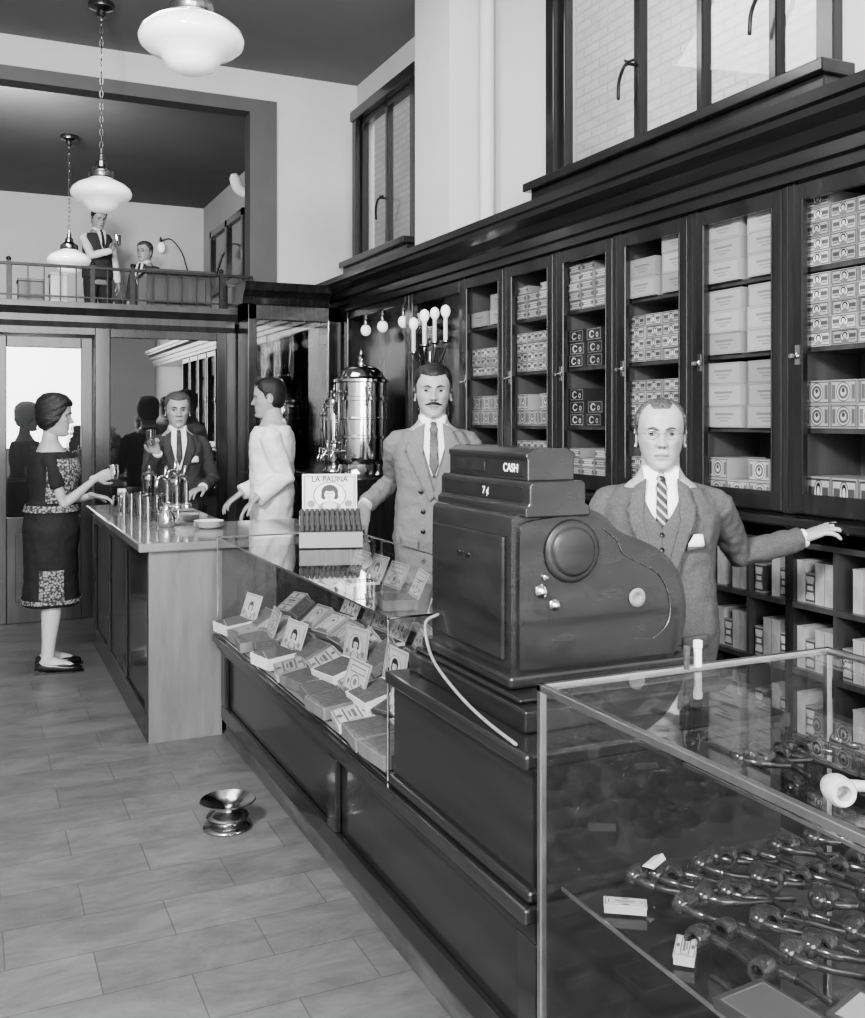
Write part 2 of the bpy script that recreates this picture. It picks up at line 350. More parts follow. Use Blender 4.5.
# ---------------------------------------------------------------- room shell
CZ=4.45
S('floor',[(-1.7,3.25,-3,8.0,-.1,0)],FLOOR)
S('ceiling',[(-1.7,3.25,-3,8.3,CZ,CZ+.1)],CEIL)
S('wall_left',[(-1.8,-1.7,-3,14.2,0,CZ)],WALL)
S('wall_right',[(3.1,3.25,-3,14.2,0,2.86),(3.1,3.25,-3,14.2,4.12,CZ),(3.1,3.25,-3,2.9,2.86,4.12),(3.1,3.25,5.02,6.98,2.86,4.12),(3.1,3.25,8.26,14.2,2.86,4.12)],WALL)
S('wall_pilaster',[(2.8,3.1,5.8,6.35,2.55,CZ)],WALL)
S('wall_back',[(2.36,3.1,8.3,8.42,2.4,CZ),(-1.7,2.36,8.3,8.42,4.2,CZ)],WALL)
S('trim_1',[(2.13,2.36,8.26,8.44,2.4,4.2),(-1.7,2.13,8.26,8.44,4.09,4.2)],GTRIM)
S('floor_mezzanine',[(-1.7,3.1,8.06,14.2,2.28,2.4)],GTRIM)
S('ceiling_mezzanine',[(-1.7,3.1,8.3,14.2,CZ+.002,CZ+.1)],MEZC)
S('wall_mezzanine_back',[(-1.7,3.1,14.0,14.15,2.4,CZ)],WALL)
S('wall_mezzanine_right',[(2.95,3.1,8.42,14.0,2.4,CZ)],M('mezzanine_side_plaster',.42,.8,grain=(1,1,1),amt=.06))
S('wall_exterior',[(4.5,4.7,-1,12,0,7)],BRICK)
g=G()
g.tube([(3.02,5.70,2.6),(3.02,5.70,CZ)],.045,16,cap=False)
g.obj('wall_pipe',WALL,smooth=60,label='white painted riser pipe running up the wall',cat='pipe')

def window(n,y0,y1,z0,z1,mull,pr=0.0):
    g=G(); c=.09
    g.box(3.05-pr,3.13,y0-c,y0,z0-.02,z1+c); g.box(3.05-pr,3.13,y1,y1+c,z0-.02,z1+c); g.box(3.035-pr,3.13,y0-c-.02,y1+c+.02,z1,z1+c)
    g.box(2.93,3.2,y0-c-.06,y1+c+.06,z0-.05,z0); g.box(2.97,3.13,y0-c-.03,y1+c+.03,z0-.11,z0-.05); g.box(3.0,3.12,y0-c,y1+c,z0-.16,z0-.11)
    g.box(3.10,3.16,y0,y0+.04,z0,z1); g.box(3.10,3.16,y1-.04,y1,z0,z1); g.box(3.10,3.16,y0,y1,z0,z0+.05); g.box(3.10,3.16,y0,y1,z1-.05,z1)
    for m in mull: g.box(3.10,3.16,m-.022,m+.022,z0,z1)
    f=g.obj('window_%d'%n,WOOD,kind='structure',bevel=.006)
    PN(3.125,3.13,y0+.02,y1-.02,z0+.02,z1-.02).obj('window_pane',GLASSW,parent=f)
    for m in mull[:2]:
        h=G(); h.spline([(3.09,m,z0+.44),(3.05,m,z0+.44),(3.03,m+.01,z0+.42),(3.03,m+.05,z0+.36),(3.04,m+.07,z0+.28)],.009,10,4)
        h.tube([(3.06,m-.04,z0+.45),(3.05,m,z0+.45),(3.06,m+.04,z0+.47)],.007,8)
        h.obj('window_latch',DARKM,parent=f,smooth=60)
    return f
window(1,2.97,4.94,2.88,4.12,[4.22,3.26,3.73])
window(2,7.02,8.2,2.88,4.12,[7.62])

prof=[(3.1,2.36),(2.69,2.36),(2.69,2.40),(2.665,2.405),(2.665,2.45),(2.64,2.46),(2.62,2.50),(2.575,2.53),(2.57,2.555),(2.545,2.56),(2.545,2.60),(3.1,2.60)]
G().prism(prof,'y',-.5,7.93).obj('trim_2',WOODH,kind='structure')
S('wall_partition',[(-1.7,.14,8.0,8.06,0,2.2),(.86,.95,8.0,8.06,0,2.2),(.95,1.79,8.0,8.06,0,.94),(1.79,1.95,8.0,8.06,0,2.2),(.95,1.79,8.0,8.06,2.15,2.2),(.14,.86,8.0,8.06,2.15,2.2)],WOODM)
g=G(); p2=[(8.06,2.2),(7.99,2.2),(7.97,2.24),(7.97,2.29),(7.93,2.32),(7.90,2.34),(7.90,2.38),(8.06,2.38)]
g.prism(p2,'x',-1.7,1.93); g.obj('trim_3',WOODM,kind='structure')
S('trim_4',[(.86,.97,7.975,8.0,0,2.2),(1.79,1.87,7.975,8.0,0,2.2),(.97,1.79,7.975,8.0,2.13,2.2),(.97,1.79,7.96,8.0,.90,.96),(.97,1.79,7.98,8.0,.0,.14),(1.05,1.71,7.985,8.0,.24,.82)],WOOD,bevel=.005)
w3=PN(.975,1.785,7.985,7.995,.96,2.13).obj('window_3',GLASSP,kind='structure')
d=thing('door_1',(.5,8.0,0),'tall dark wooden door with one large glass pane','door'); d['kind']='structure'
del d['category']
g=G(); g.box(.16,.24,7.97,8.03,0,2.12); g.box(.76,.84,7.97,8.03,0,2.12); g.box(.24,.76,7.97,8.03,2.04,2.12); g.box(.24,.76,7.97,8.03,0,.78); g.box(.30,.70,7.955,7.975,.16,.66)
g.obj('door_frame',WOODM,parent=d,bevel=.005)
PN(.24,.76,7.99,8.0,.78,2.04).obj('door_pane',GLASSP,parent=d)
g=G(); g.lathe((.80,7.955,1.0),[(.03,.02),(.03,.015),(.01,.01),(.01,-.02),(.024,-.03),(.026,-.045),(.01,-.055)],16,'y'); g.obj('door_knob',BRASS,parent=d,smooth=50)
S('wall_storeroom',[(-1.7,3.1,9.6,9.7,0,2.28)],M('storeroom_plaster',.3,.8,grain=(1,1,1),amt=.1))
S('floor_storeroom',[(-1.7,3.1,8.0,9.7,-.1,0)],FLOOR)

# mezzanine rail
r=thing('balcony_railing',(1.1,8.14,2.4),'low metal balcony railing with plain balusters','railing')
g=G(); g.box(-.4,2.12,8.12,8.16,2.668,2.688); g.box(-.4,2.12,8.13,8.15,2.44,2.452); g.obj('rail',DARKM,parent=r)
for i in range(22):
    x=-.3+i*.115; B((x,x+.009,8.134,8.143,2.40,2.67)).obj('baluster',DARKM,parent=r)
for x in (.26,.86,1.16,1.86):
    g=G().box(x-.016,x+.016,8.124,8.156,2.40,2.70); g.ell((x,8.14,2.712),(.019,.019,.019)); g.obj('post',DARKM,parent=r,smooth=40)
g=G().box(1.28,1.80,8.22,8.70,2.40,2.69); g.box(1.26,1.82,8.20,8.72,2.69,2.715); g.box(1.33,1.75,8.21,8.22,2.44,2.65)
g.obj('desk',WOODM,bevel=.006,label='dark wooden desk standing behind the balcony railing',cat='desk')
for x,w,h,sh in ((.42,.18,.16,0),(.62,.12,.22,.1),(2.0,.13,.2,0)):
    g=G().box(x-w/2,x+w/2,8.22,8.42,2.40,2.40+h); g.box(x-w/2-.008,x+w/2+.008,8.21,8.43,2.40+h,2.42+h)
    g.obj('storage_box',PAPER if sh else WOODL,bevel=.004,label='small lidded box behind the balcony railing',cat='box',group='boxes on the balcony')
g=G(); g.box(2.9,2.96,11.6,11.68,3.2,4.0); g.box(2.9,2.96,13.3,13.38,3.2,4.0); g.box(2.9,2.96,12.4,12.5,3.2,4.0); g.box(2.9,2.96,11.6,13.38,3.92,4.0); g.box(2.88,2.96,11.55,13.43,3.14,3.22)
w4=g.obj('window_4',WOOD,kind='structure'); PN(2.93,2.94,11.65,13.3,3.2,3.95).obj('window_pane',GLASSP,parent=w4)
g=G(); g.spline([(2.94,10.9,3.98),(2.80,10.9,4.0),(2.68,10.9,4.05),(2.64,10.9,4.16)],.06,16,4); g.obj('vent_pipe',WALL,smooth=60,label='short pale vent pipe elbow fixed high on the wall',cat='pipe')
t=thing('bulb_light',(2.35,13.95,3.75),'bare bulb on a curved arm with hanging cord','light')
g=G(); g.tube([(2.35,13.99,3.95),(2.35,13.9,3.98),(2.35,13.86,3.92)],.012,8); g.obj('arm',BRASS,parent=t,smooth=60)
G().ell((2.35,13.86,3.84),(.05,.05,.07)).obj('bulb',BULB,parent=t,smooth=180)
g=G(); g.spline([(2.38,13.97,3.95),(2.5,13.97,3.98),(2.65,13.97,3.8),(2.75,13.97,3.5),(2.9,13.9,3.25)],.008,6); g.obj('cord',BLACK,parent=t,smooth=60)

# pendant lamps
def lamp(x,y,zc,dia,drop_bottom):
    R=dia/2; zb=drop_bottom
    t=thing('pendant_lamp',(x,y,zb),'white opal glass pendant lamp hanging on a long chain','lamp',group='schoolhouse pendant lamps')
    pr=[(.001,zb-.0),(R*.25,zb+.004),(R*.42,zb+R*.10),(R*.52,zb+R*.22),(R*.60,zb+R*.34),(R*.84,zb+R*.44),(R*.97,zb+R*.55),(R,zb+R*.66),(R*.95,zb+R*.80),(R*.78,zb+R*.95),(R*.55,zb+R*1.06),(R*.38,zb+R*1.14),(R*.33,zb+R*1.22),(.001,zb+R*1.22)]
    G().lathe((x,y,0),pr,48).obj('lamp_shade',OPAL,parent=t,smooth=60)
    g=G(); z0=zb+R*1.15
    g.lathe((x,y,0),[(R*.38,z0),(R*.42,z0+.02),(R*.40,z0+.05),(R*.2,z0+.08),(R*.17,z0+.12),(R*.10,z0+.13),(R*.10,z0+.17),(.012,z0+.18),(.012,z0+.21)],32); g.obj('fitter',BRASS,parent=t,smooth=40)
    g=G(); z=z0+.21; k2=0
    while z<zc-.12:
        a=math.pi/2*(k2%2); pts=[]
        for i in range(9):
            th=2*math.pi*i/8; px=.011*math.cos(th); pz=.028*math.sin(th)
            pts.append((x+px*math.cos(a),y+px*math.sin(a),z+.028+pz))
        g.tube(pts,.0032,6,cap=False); z+=.045; k2+=1
    g.obj('chain',BRASS,parent=t,smooth=60)
    g=G(); g.lathe((x,y,0),[(.012,zc-.13),(.018,zc-.11),(.03,zc-.10),(.03,zc-.06),(.085,zc-.04),(.09,zc-.015),(.085,zc-.001)],32); g.obj('canopy',BRASS,parent=t,smooth=40)
lamp(.85,4.27,CZ,.44,2.965); lamp(.84,7.40,CZ,.42,2.965); lamp(.93,11.0,CZ,.44,3.01)

# ---------------------------------------------------------------- wall cabinets
CX=2.72
ys=[1.71,2.24,2.775,3.31,3.845,4.37,4.90,5.45]
zs=[1.175,1.47,1.765,2.055,2.345]
def cabinet(y0,y1):
    t=thing('display_cabinet',(2.9,(y0+y1)/2,1.155),'dark wooden wall cabinet with tall framed door full of boxes','cabinet',group='tall wall cabinets')
    g=G(); g.box(3.06,3.09,y0,y1,1.157,2.36)
    g.box(CX+.02,3.06,y0,y0+.018,1.157,2.36); g.box(CX+.02,3.06,y1-.018,y1,1.157,2.36); g.box(CX+.02,3.06,y0,y1,1.157,1.175); g.box(CX+.02,3.06,y0,y1,2.34,2.36)
    g.obj('body',INNER,parent=t)
    g=G(); g.box(CX-.005,CX+.02,y0,y0+.03,1.157,2.36); g.box(CX-.005,CX+.02,y1-.03,y1,1.157,2.36); g.obj('stile',WOOD,parent=t,bevel=.004)
    for z in zs[1:-1]: B((CX+.05,3.06,y0+.018,y1-.018,z-.018,z)).obj('shelf',WOODM,parent=t)
    a,b=y0+.028,y1-.028
    g=G(); g.box(CX-.012,CX+.012,a,a+.05,1.165,2.35); g.box(CX-.012,CX+.012,b-.05,b,1.165,2.35); g.box(CX-.012,CX+.012,a+.05,b-.05,2.29,2.35); g.box(CX-.012,CX+.012,a+.05,b-.05,1.165,1.235)
    g.box(CX-.016,CX-.012,a+.044,a+.050,1.235,2.29); g.box(CX-.016,CX-.012,b-.050,b-.044,1.235,2.29)
    dr=g.obj('door',WOOD,parent=t,bevel=.004)
    h=G(); h.lathe((CX-.012,b-.025,1.73),[(.012,0),(.012,-.006),(.005,-.01),(.005,-.020),(.011,-.026),(.009,-.034),(.003,-.036)],12,'x'); h.box(CX-.016,CX-.012,b-.034,b-.016,1.70,1.77)
    h.obj('handle',CHROME,parent=dr,smooth=40)
    return t
for i in range(len(ys)-1): cabinet(ys[i],ys[i+1])
def boxproto(name,w,h,d,mat,lab,grp):
    g=G().box(-d/2,d/2,-w/2,w/2,0,h-.006); g.box(-d/2-.001,d/2,-w/2-.001,w/2+.001,h-.006,h)
    return g.obj(name,mat,label=lab,cat='box',group=grp,origin=(0,0,0))
P_port=boxproto('cigar_box',.112,.052,.2,L_PORT,'small cigar box with printed portrait label','cigar boxes in the wall cabinets')
P_band=boxproto('cigar_box',.105,.045,.2,L_BAND,'small cigar box with banded printed label','cigar boxes in the wall cabinets')
P_ring=boxproto('cigar_box',.13,.062,.2,L_RING,'dark cigar box with big pale lettering','cigar boxes in the wall cabinets')
P_emb=boxproto('cigar_box',.115,.085,.2,L_EMB,'cigar box with large round printed emblem','cigar boxes in the wall cabinets')
P_plain=boxproto('carton',.20,.086,.24,L_PLAIN,'plain pale cardboard cigar carton','cartons in the wall cabinets')
P_tall=boxproto('cigar_box',.11,.12,.2,L_PORT,'upright cigar box with printed portrait label','cigar boxes in the wall cabinets')
used={}
def put(P,x,y,z,rz=0,lab=None):
    if P.name not in used: o=P; used[P.name]=1
    else: o=P.copy(); COL.objects.link(o)
    o.location=(x,y,z); o.rotation_euler=(0,0,rz)
    if lab: o['label']=lab
    return o
dims={P_port.name:(.112,.052),P_band.name:(.105,.045),P_ring.name:(.13,.062),P_emb.name:(.115,.085),P_plain.name:(.20,.086),P_tall.name:(.11,.12)}
def fill(y0,y1,z,P,rows,miss=.06):
    w,h=dims[P.name]; W=y1-y0-.05; n=int(W//(w+.004)); gap=(W-n*w)/max(n,1)
    for c in range(n):
        yy=y0+.025+gap/2+w/2+c*(w+gap); rr=rows-(1 if random.random()<miss*3 else 0)
        for r_ in range(max(rr,1)):
            put(P,2.87+random.uniform(-.006,.006),yy+random.uniform(-.002,.002),z+.0005+r_*(h+.0008),random.uniform(-.015,.015))
plan=[
 (2.24,2.775,[(P_tall,1),(P_emb,2),(P_port,5),(P_port,5)]),
 (2.775,3.31,[(P_emb,2),(P_plain,3),(P_plain,3),(P_plain,3)]),
 (3.31,3.845,[(P_port,3),(P_port,4),(P_port,4),(P_plain,3)]),
 (3.845,4.37,[(P_band,4),(P_ring,3),(P_ring,3),(P_band,5)]),
 (4.37,4.90,[(P_port,4),(P_emb,2),(P_port,4),(P_band,4)]),
 (4.90,5.45,[(P_plain,1),(P_emb,2),(P_port,3),(P_plain,2)]),
]
for y0,y1,sh in plan:
    for z,(P,rw) in zip(zs,sh): fill(y0,y1,z,P,rw)
G().box(2.62,3.09,1.0,6.27,1.12,1.155).obj('ledge_shelf',WOODH,bevel=.008,label='long dark wooden ledge under the wall cabinets',cat='shelf')
def lower(y0,y1,n):
    t=thing('shelf_unit',(2.9,(y0+y1)/2,0),'dark open pigeonhole shelving under the ledge','shelves',group='pigeonhole shelving under the ledge')
    g=G(); g.box(3.07,3.09,y0,y1,0,1.119); g.box(CX,3.07,y0,y0+.02,0,1.119); g.box(CX,3.07,y1-.02,y1,0,1.119); g.box(CX-.01,3.07,y0,y1,0,.12); g.obj('body',WOOD,parent=t)
    for z in (.36,.60,.84,1.06):
        B((CX-.004,3.07,y0+.02,y1-.02,z-.02,z)).obj('shelf',WOODM,parent=t)
    for j in range(1,n):
        y=y0+(y1-y0)*j/n; B((CX,3.07,y-.008,y+.008,.12,1.04)).obj('divider',WOODM,parent=t)
lower(1.71,2.775,5); lower(2.775,3.845,5); lower(3.845,5.45,5)
P_pk=boxproto('cigarette_carton',.040,.15,.2,M('carton_pale',.32,.6,grain=(12,12,12),amt=.25),'upright pale carton in a pigeonhole','cartons in the pigeonhole shelving')
P_pk2=boxproto('cigarette_carton',.040,.11,.2,L_BAND,'upright banded carton in a pigeonhole','cartons in the pigeonhole shelving')
for z in (.36,.60,.84):
    for c in range(5):
        for (a,b) in ((1.71,2.775),(2.775,3.845)):
            yy=a+(b-a)*c/5
            for k2 in range(4):
                if random.random()<.85: put(P_pk if (k2+c)%3 else P_pk2,2.84,yy+.044+k2*.044,z+.0005)

# mirrored section + alcove
t=thing('display_cabinet',(2.9,5.86,1.155),'dark wooden cabinet with mirror-backed glass door and shelves','cabinet')
g=G(); g.box(CX,3.09,5.452,5.50,1.157,2.36); g.box(CX,3.09,6.22,6.27,1.157,2.36); g.box(CX,3.09,5.50,6.22,2.28,2.36); g.box(CX,3.09,5.50,6.22,1.157,1.20); g.obj('body',WOOD,parent=t,bevel=.004)
B((3.05,3.09,5.50,6.22,1.2,2.28)).obj('mirror',MIRROR,parent=t)
PN(CX+.02,CX+.025,5.50,6.22,1.2,2.28).obj('door_pane',GLASSD,parent=t)
for z in (1.5,1.8): PN(CX+.08,3.05,5.50,6.22,z-.01,z).obj('shelf',GLASS,parent=t)
t=thing('back_bar',(2.7,7.0,0),'dark wooden back bar with mirrored alcove','back bar')
g=G(); g.box(2.35,3.09,6.28,7.58,0,1.05); g.box(2.32,3.09,6.28,7.59,1.05,1.10); g.obj('counter',WOOD,parent=t,bevel=.006)
g=G(); g.box(CX,3.09,6.275,6.34,1.10,2.36); g.box(CX,3.09,7.50,7.58,1.10,2.36); g.box(CX,3.09,6.34,7.50,2.30,2.36); g.obj('frame',WOOD,parent=t,bevel=.006)
B((3.04,3.09,6.34,7.50,1.10,2.30)).obj('mirror',MIRROR,parent=t)
for i,y in enumerate((6.55,6.95,7.3)):
    t=thing('globe_light',(2.8,y,2.2),'small round globe bulb under the alcove top','light',group='globe bulbs in the alcove')
    G().ell((2.8,y,2.2),(.04,.04,.045)).obj('globe',BULB,parent=t,smooth=180)
    g=G(); g.lathe((2.8,y,0),[(.018,2.235),(.022,2.25),(.018,2.28),(.03,2.29),(.03,2.299)],14); g.obj('socket',BRASS,parent=t,smooth=40)
t=thing('corner_cabinet',(2.33,7.8,0),'dark wooden corner cabinet with glazed upper front','cabinet')
g=G(); g.box(1.95,2.72,7.62,7.95,0,1.1); g.box(1.95,2.02,7.62,7.95,1.1,2.4); g.box(2.60,2.72,7.62,7.95,1.1,2.4); g.box(1.95,2.72,7.62,7.95,2.28,2.4); g.box(2.02,2.60,7.90,7.95,1.1,2.28); g.obj('body',WOOD,parent=t,bevel=.006)
PN(2.02,2.60,7.64,7.645,1.1,2.28).obj('pane',GLASSD,parent=t)
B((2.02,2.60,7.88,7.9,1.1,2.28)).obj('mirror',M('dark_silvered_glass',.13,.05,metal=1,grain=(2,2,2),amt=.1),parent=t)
g=G(); g.prism([(7.95,2.4),(7.60,2.4),(7.58,2.45),(7.55,2.48),(7.52,2.5),(7.5,2.56),(7.95,2.56)],'x',1.90,2.60); g.obj('cornice',WOOD,parent=t)
def urn(x,y,zb,R,Hh,lab):
    t=thing('coffee_urn',(x,y,zb),lab,'coffee urn')
    g=G(); z=lambda f: zb+Hh*f
    g.lathe((x,y,0),[(R*1.05,z(0)),(R*1.08,z(.02)),(R*.95,z(.05)),(R*.88,z(.10)),(R*.98,z(.13)),(R,z(.15)),(R,z(.30)),(R*1.06,z(.305)),(R*1.06,z(.325)),(R,z(.33)),(R,z(.45)),(R*1.04,z(.455)),(R*1.04,z(.465)),(R,z(.47)),(R,z(.60)),(R*1.07,z(.605)),(R*1.07,z(.63)),(R*.99,z(.635)),(R*.99,z(.74)),(R*1.08,z(.75)),(R*1.08,z(.77)),(R*.95,z(.79))],40); g.obj('body',CHROME,parent=t,smooth=35)
    g=G(); g.lathe((x,y,0),[(R*.93,z(.79)),(R*.85,z(.83)),(R*.6,z(.865)),(R*.3,z(.885)),(R*.12,z(.89)),(R*.10,z(.92)),(R*.20,z(.945)),(R*.10,z(.965)),(R*.05,z(.985)),(.003,z(1.01))],32); g.obj('lid',CHROME,parent=t,smooth=50)
    for sx in (-1,1):
        g=G(); g.spline([(x-.2*R,y+sx*R*.95,z(.70)),(x-.2*R,y+sx*R*1.3,z(.71)),(x-.2*R,y+sx*R*1.38,z(.64)),(x-.2*R,y+sx*R*1.2,z(.58)),(x-.2*R,y+sx*R*.95,z(.57))],.009,8,3); g.obj('handle',CHROME,parent=t,smooth=60)
    for dy in (-.45,.45):
        g=G(); g.tube([(x-R*.85,y+dy*R,z(.20)),(x-R*1.3,y+dy*R,z(.20)),(x-R*1.42,y+dy*R,z(.17)),(x-R*1.42,y+dy*R,z(.13))],[.011,.012,.010,.009],10); g.tube([(x-R*1.25,y+dy*R,z(.2)),(x-R*1.25,y+dy*R,z(.27))],.006,8); g.ell((x-R*1.25,y+dy*R,z(.28)),(.012,.022,.010)); g.obj('faucet',CHROME,parent=t,smooth=60)
        g=G(); g.tube([(x-R*1.10,y+dy*R,z(.27)),(x-R*1.10,y+dy*R,z(.66))],.008,8); g.ell((x-R*1.07,y+dy*R,z(.67)),(.014,.014,.016)); g.ell((x-R*1.07,y+dy*R,z(.27)),(.014,.014,.016)); g.obj('sight_tube',BRASS,parent=t,smooth=60)
    G().lathe((x-R*1.0,y,z(.54)),[(.045,.0),(.045,-.015),(.038,-.02),(.03,-.02)],20,'x').obj('gauge',BRASS,parent=t,smooth=40)
    return t
urn(2.52,6.66,1.101,.18,.89,'large polished nickel coffee urn on the back bar')
urn(2.50,7.18,1.101,.085,.66,'slim polished nickel coffee urn on the back bar')
urn(2.26,7.76,1.101,.085,.72,'polished nickel urn inside the corner cabinet')
def candel(x,y,zb,ht,offs,lab):
    t=thing('candelabra_lamp',(x,y,zb),lab,'lamp')
    g=G(); g.lathe((x,y,0),[(.08,zb),(.085,zb+.02),(.04,zb+.05),(.02,zb+.10),(.035,zb+.16),(.018,zb+.22),(.014,zb+ht*.5),(.03,zb+ht*.55),(.014,zb+ht*.62),(.012,zb+ht*.75)],24); g.obj('stand',BRASS,parent=t,smooth=40)
    for dx,dy,dz in offs:
        zt=zb+ht+dz
        g=G(); g.spline([(x,y,zb+ht*.70),(x+dx*.5,y+dy*.5,zb+ht*.66),(x+dx,y+dy,zt-.26),(x+dx,y+dy,zt-.22)],.007,8,4); g.lathe((x+dx,y+dy,0),[(.012,zt-.235),(.03,zt-.225),(.03,zt-.215),(.012,zt-.21)],14); g.obj('arm',BRASS,parent=t,smooth=40)
        G().lathe((x+dx,y+dy,0),[(.013,zt-.21),(.013,zt-.085),(.010,zt-.08)],14).obj('candle_sleeve',PAPER,parent=t,smooth=40)
        G().lathe((x+dx,y+dy,0),[(.012,zt-.08),(.026,zt-.058),(.030,zt-.038),(.024,zt-.013),(.006,zt)],16).obj('bulb',BULB,parent=t,smooth=60)
candel(2.58,5.62,1.157,1.02,[(-.04,.16,-.03),(.06,.06,.03),(-.06,-.05,0),(.03,-.16,.02)],'ornate metal candelabra lamp with four frosted candle bulbs')

# ---------------------------------------------------------------- serving bar
t=thing('serving_bar',(1.0,5.9,0),'wooden serving bar with pale worn end panel and smooth top','bar counter')
g=G(); g.box(.76,1.26,4.78,6.98,.10,.89); g.box(1.26,1.70,4.78,5.55,.10,.89); g.box(.79,1.23,4.82,6.95,0,.10)
g.obj('body',WOOD,parent=t,bevel=.005)
g=G(); g.box(.75,1.09,4.755,4.779,.0,.89); g.obj('end_panel',WOODL,parent=t)
g=G(); g.box(.745,.759,4.775,6.98,.0,.13); g.box(.745,.759,4.775,6.98,.82,.89)
for y in (4.78,5.5,6.2,6.92): g.box(.745,.759,y,y+.06,.13,.82)
g.obj('front_moulding',WOOD,parent=t,bevel=.003)
g=G(); g.prism([(.70,4.72),(1.72,4.72),(1.72,5.6),(1.31,5.6),(1.31,7.03),(.70,7.03)],'z',.89,.93); g.obj('countertop',M('stone_bar_top',.20,.12,grain=(3,8,3),amt=.3,coat=.3),parent=t,bevel=.008)

def tumbler(x,y,z,r=.03,h=.11,lab='clear glass tumbler on the bar',mat=None,grp='tumblers on the bar'):
    g=G(); g.lathe((x,y,0),[(r*.8,z),(r,z+h),(r*.92,z+h),(r*.74,z+.008),(.001,z+.008)],20); return g.obj('tumbler',mat or GLASST,smooth=40,label=lab,cat='glass',group=grp)
tb=tumbler(.87,6.15,.9305,.034,.13)
for x,y in ((.95,6.1),(.89,5.95),(.98,5.92),(.91,5.80),(1.04,6.12),(.85,6.32),(.94,6.28)):
    c=tb.copy(); COL.objects.link(c); c.location=(x,y,.9305)
t=thing('soda_dispenser',(1.04,5.62,.93),'nickel soda dispenser with three curved draft arms','dispenser')
g=G(); g.box(.94,1.14,5.50,5.74,.9305,1.0); g.box(.96,1.12,5.52,5.72,1.0,1.015); g.obj('base',CHROME,parent=t,bevel=.01)
for dx,dy,hh in ((-.06,-.045,.18),(.0,.0,.21),(.06,.045,.18)):
    x=1.04+dx;y=5.62+dy; g=G(); z=1.01
    g.spline([(x,y,z),(x,y,z+hh*.7),(x-.01,y-.01,z+hh*.92),(x-.035,y-.025,z+hh),(x-.06,y-.045,z+hh*.92),(x-.068,y-.05,z+hh*.72)],.011,12,3); g.tube([(x-.02,y-.015,z+hh),(x-.01,y-.01,z+hh+.05)],[.006,.010],8)
    g.lathe((x,y,0),[(.026,z),(.026,z+.02),(.016,z+.03)],16); g.obj('draft_arm',CHROME,parent=t,smooth=60)
t=thing('straw_jar',(1.12,6.05,.93),'tall glass jar with metal lid on the bar','jar',group='straw jars on the bar')
G().lathe((1.12,6.05,0),[(.045,.9305),(.045,1.13),(.040,1.13),(.040,.94),(.001,.94)],24).obj('jar',GLASST,parent=t,smooth=40)
G().lathe((1.12,6.05,0),[(.05,1.13),(.05,1.15),(.03,1.17),(.008,1.18),(.012,1.20),(.002,1.215)],24).obj('lid',CHROME,parent=t,smooth=40)
clone(t,(1.02,6.45,.93))
t=thing('napkin_holder',(.86,6.50,.93),'round metal napkin holder on the bar','napkin holder')
G().lathe((.86,6.50,0),[(.05,.9305),(.055,.94),(.055,1.02),(.045,1.03),(.001,1.03)],24).obj('cup_body',CHROME,parent=t,smooth=40)
G().box(.835,.885,6.475,6.525,1.031,1.07).obj('napkins',PAPER,parent=t,bevel=.006)
t=thing('plate_stack',(1.14,5.28,.93),'stack of small white saucers on the bar','saucers')
for i in range(4):
    G().lathe((1.14,5.28,0),[(.04,.9305+i*.008),(.075,.944+i*.008),(.078,.947+i*.008),(.04,.936+i*.008),(.001,.936+i*.008)],28).obj('saucer',PAPER,parent=t,smooth=40)
g=G(); g.lathe((.93,6.70,0),[(.09,.9305),(.10,.95),(.11,1.06),(.105,1.06),(.09,.96),(.001,.95)],28); g.obj('bowl',BLACK,smooth=40,label='deep black bowl on the bar',cat='bowl')
t=thing('carafe',(.95,5.44,.93),'small nickel carafe with handle on the bar','carafe')
G().lathe((.95,5.44,0),[(.038,.9305),(.046,.945),(.046,.985),(.026,1.02),(.022,1.045),(.028,1.06),(.024,1.06),(.001,1.05)],24).obj('body',CHROME,parent=t,smooth=50)
g=G(); g.spline([(.97,5.425,1.04),(1.0,5.40,1.03),(1.003,5.395,.98),(.99,5.405,.955)],.005,8,3); g.obj('handle',CHROME,parent=t,smooth=60)

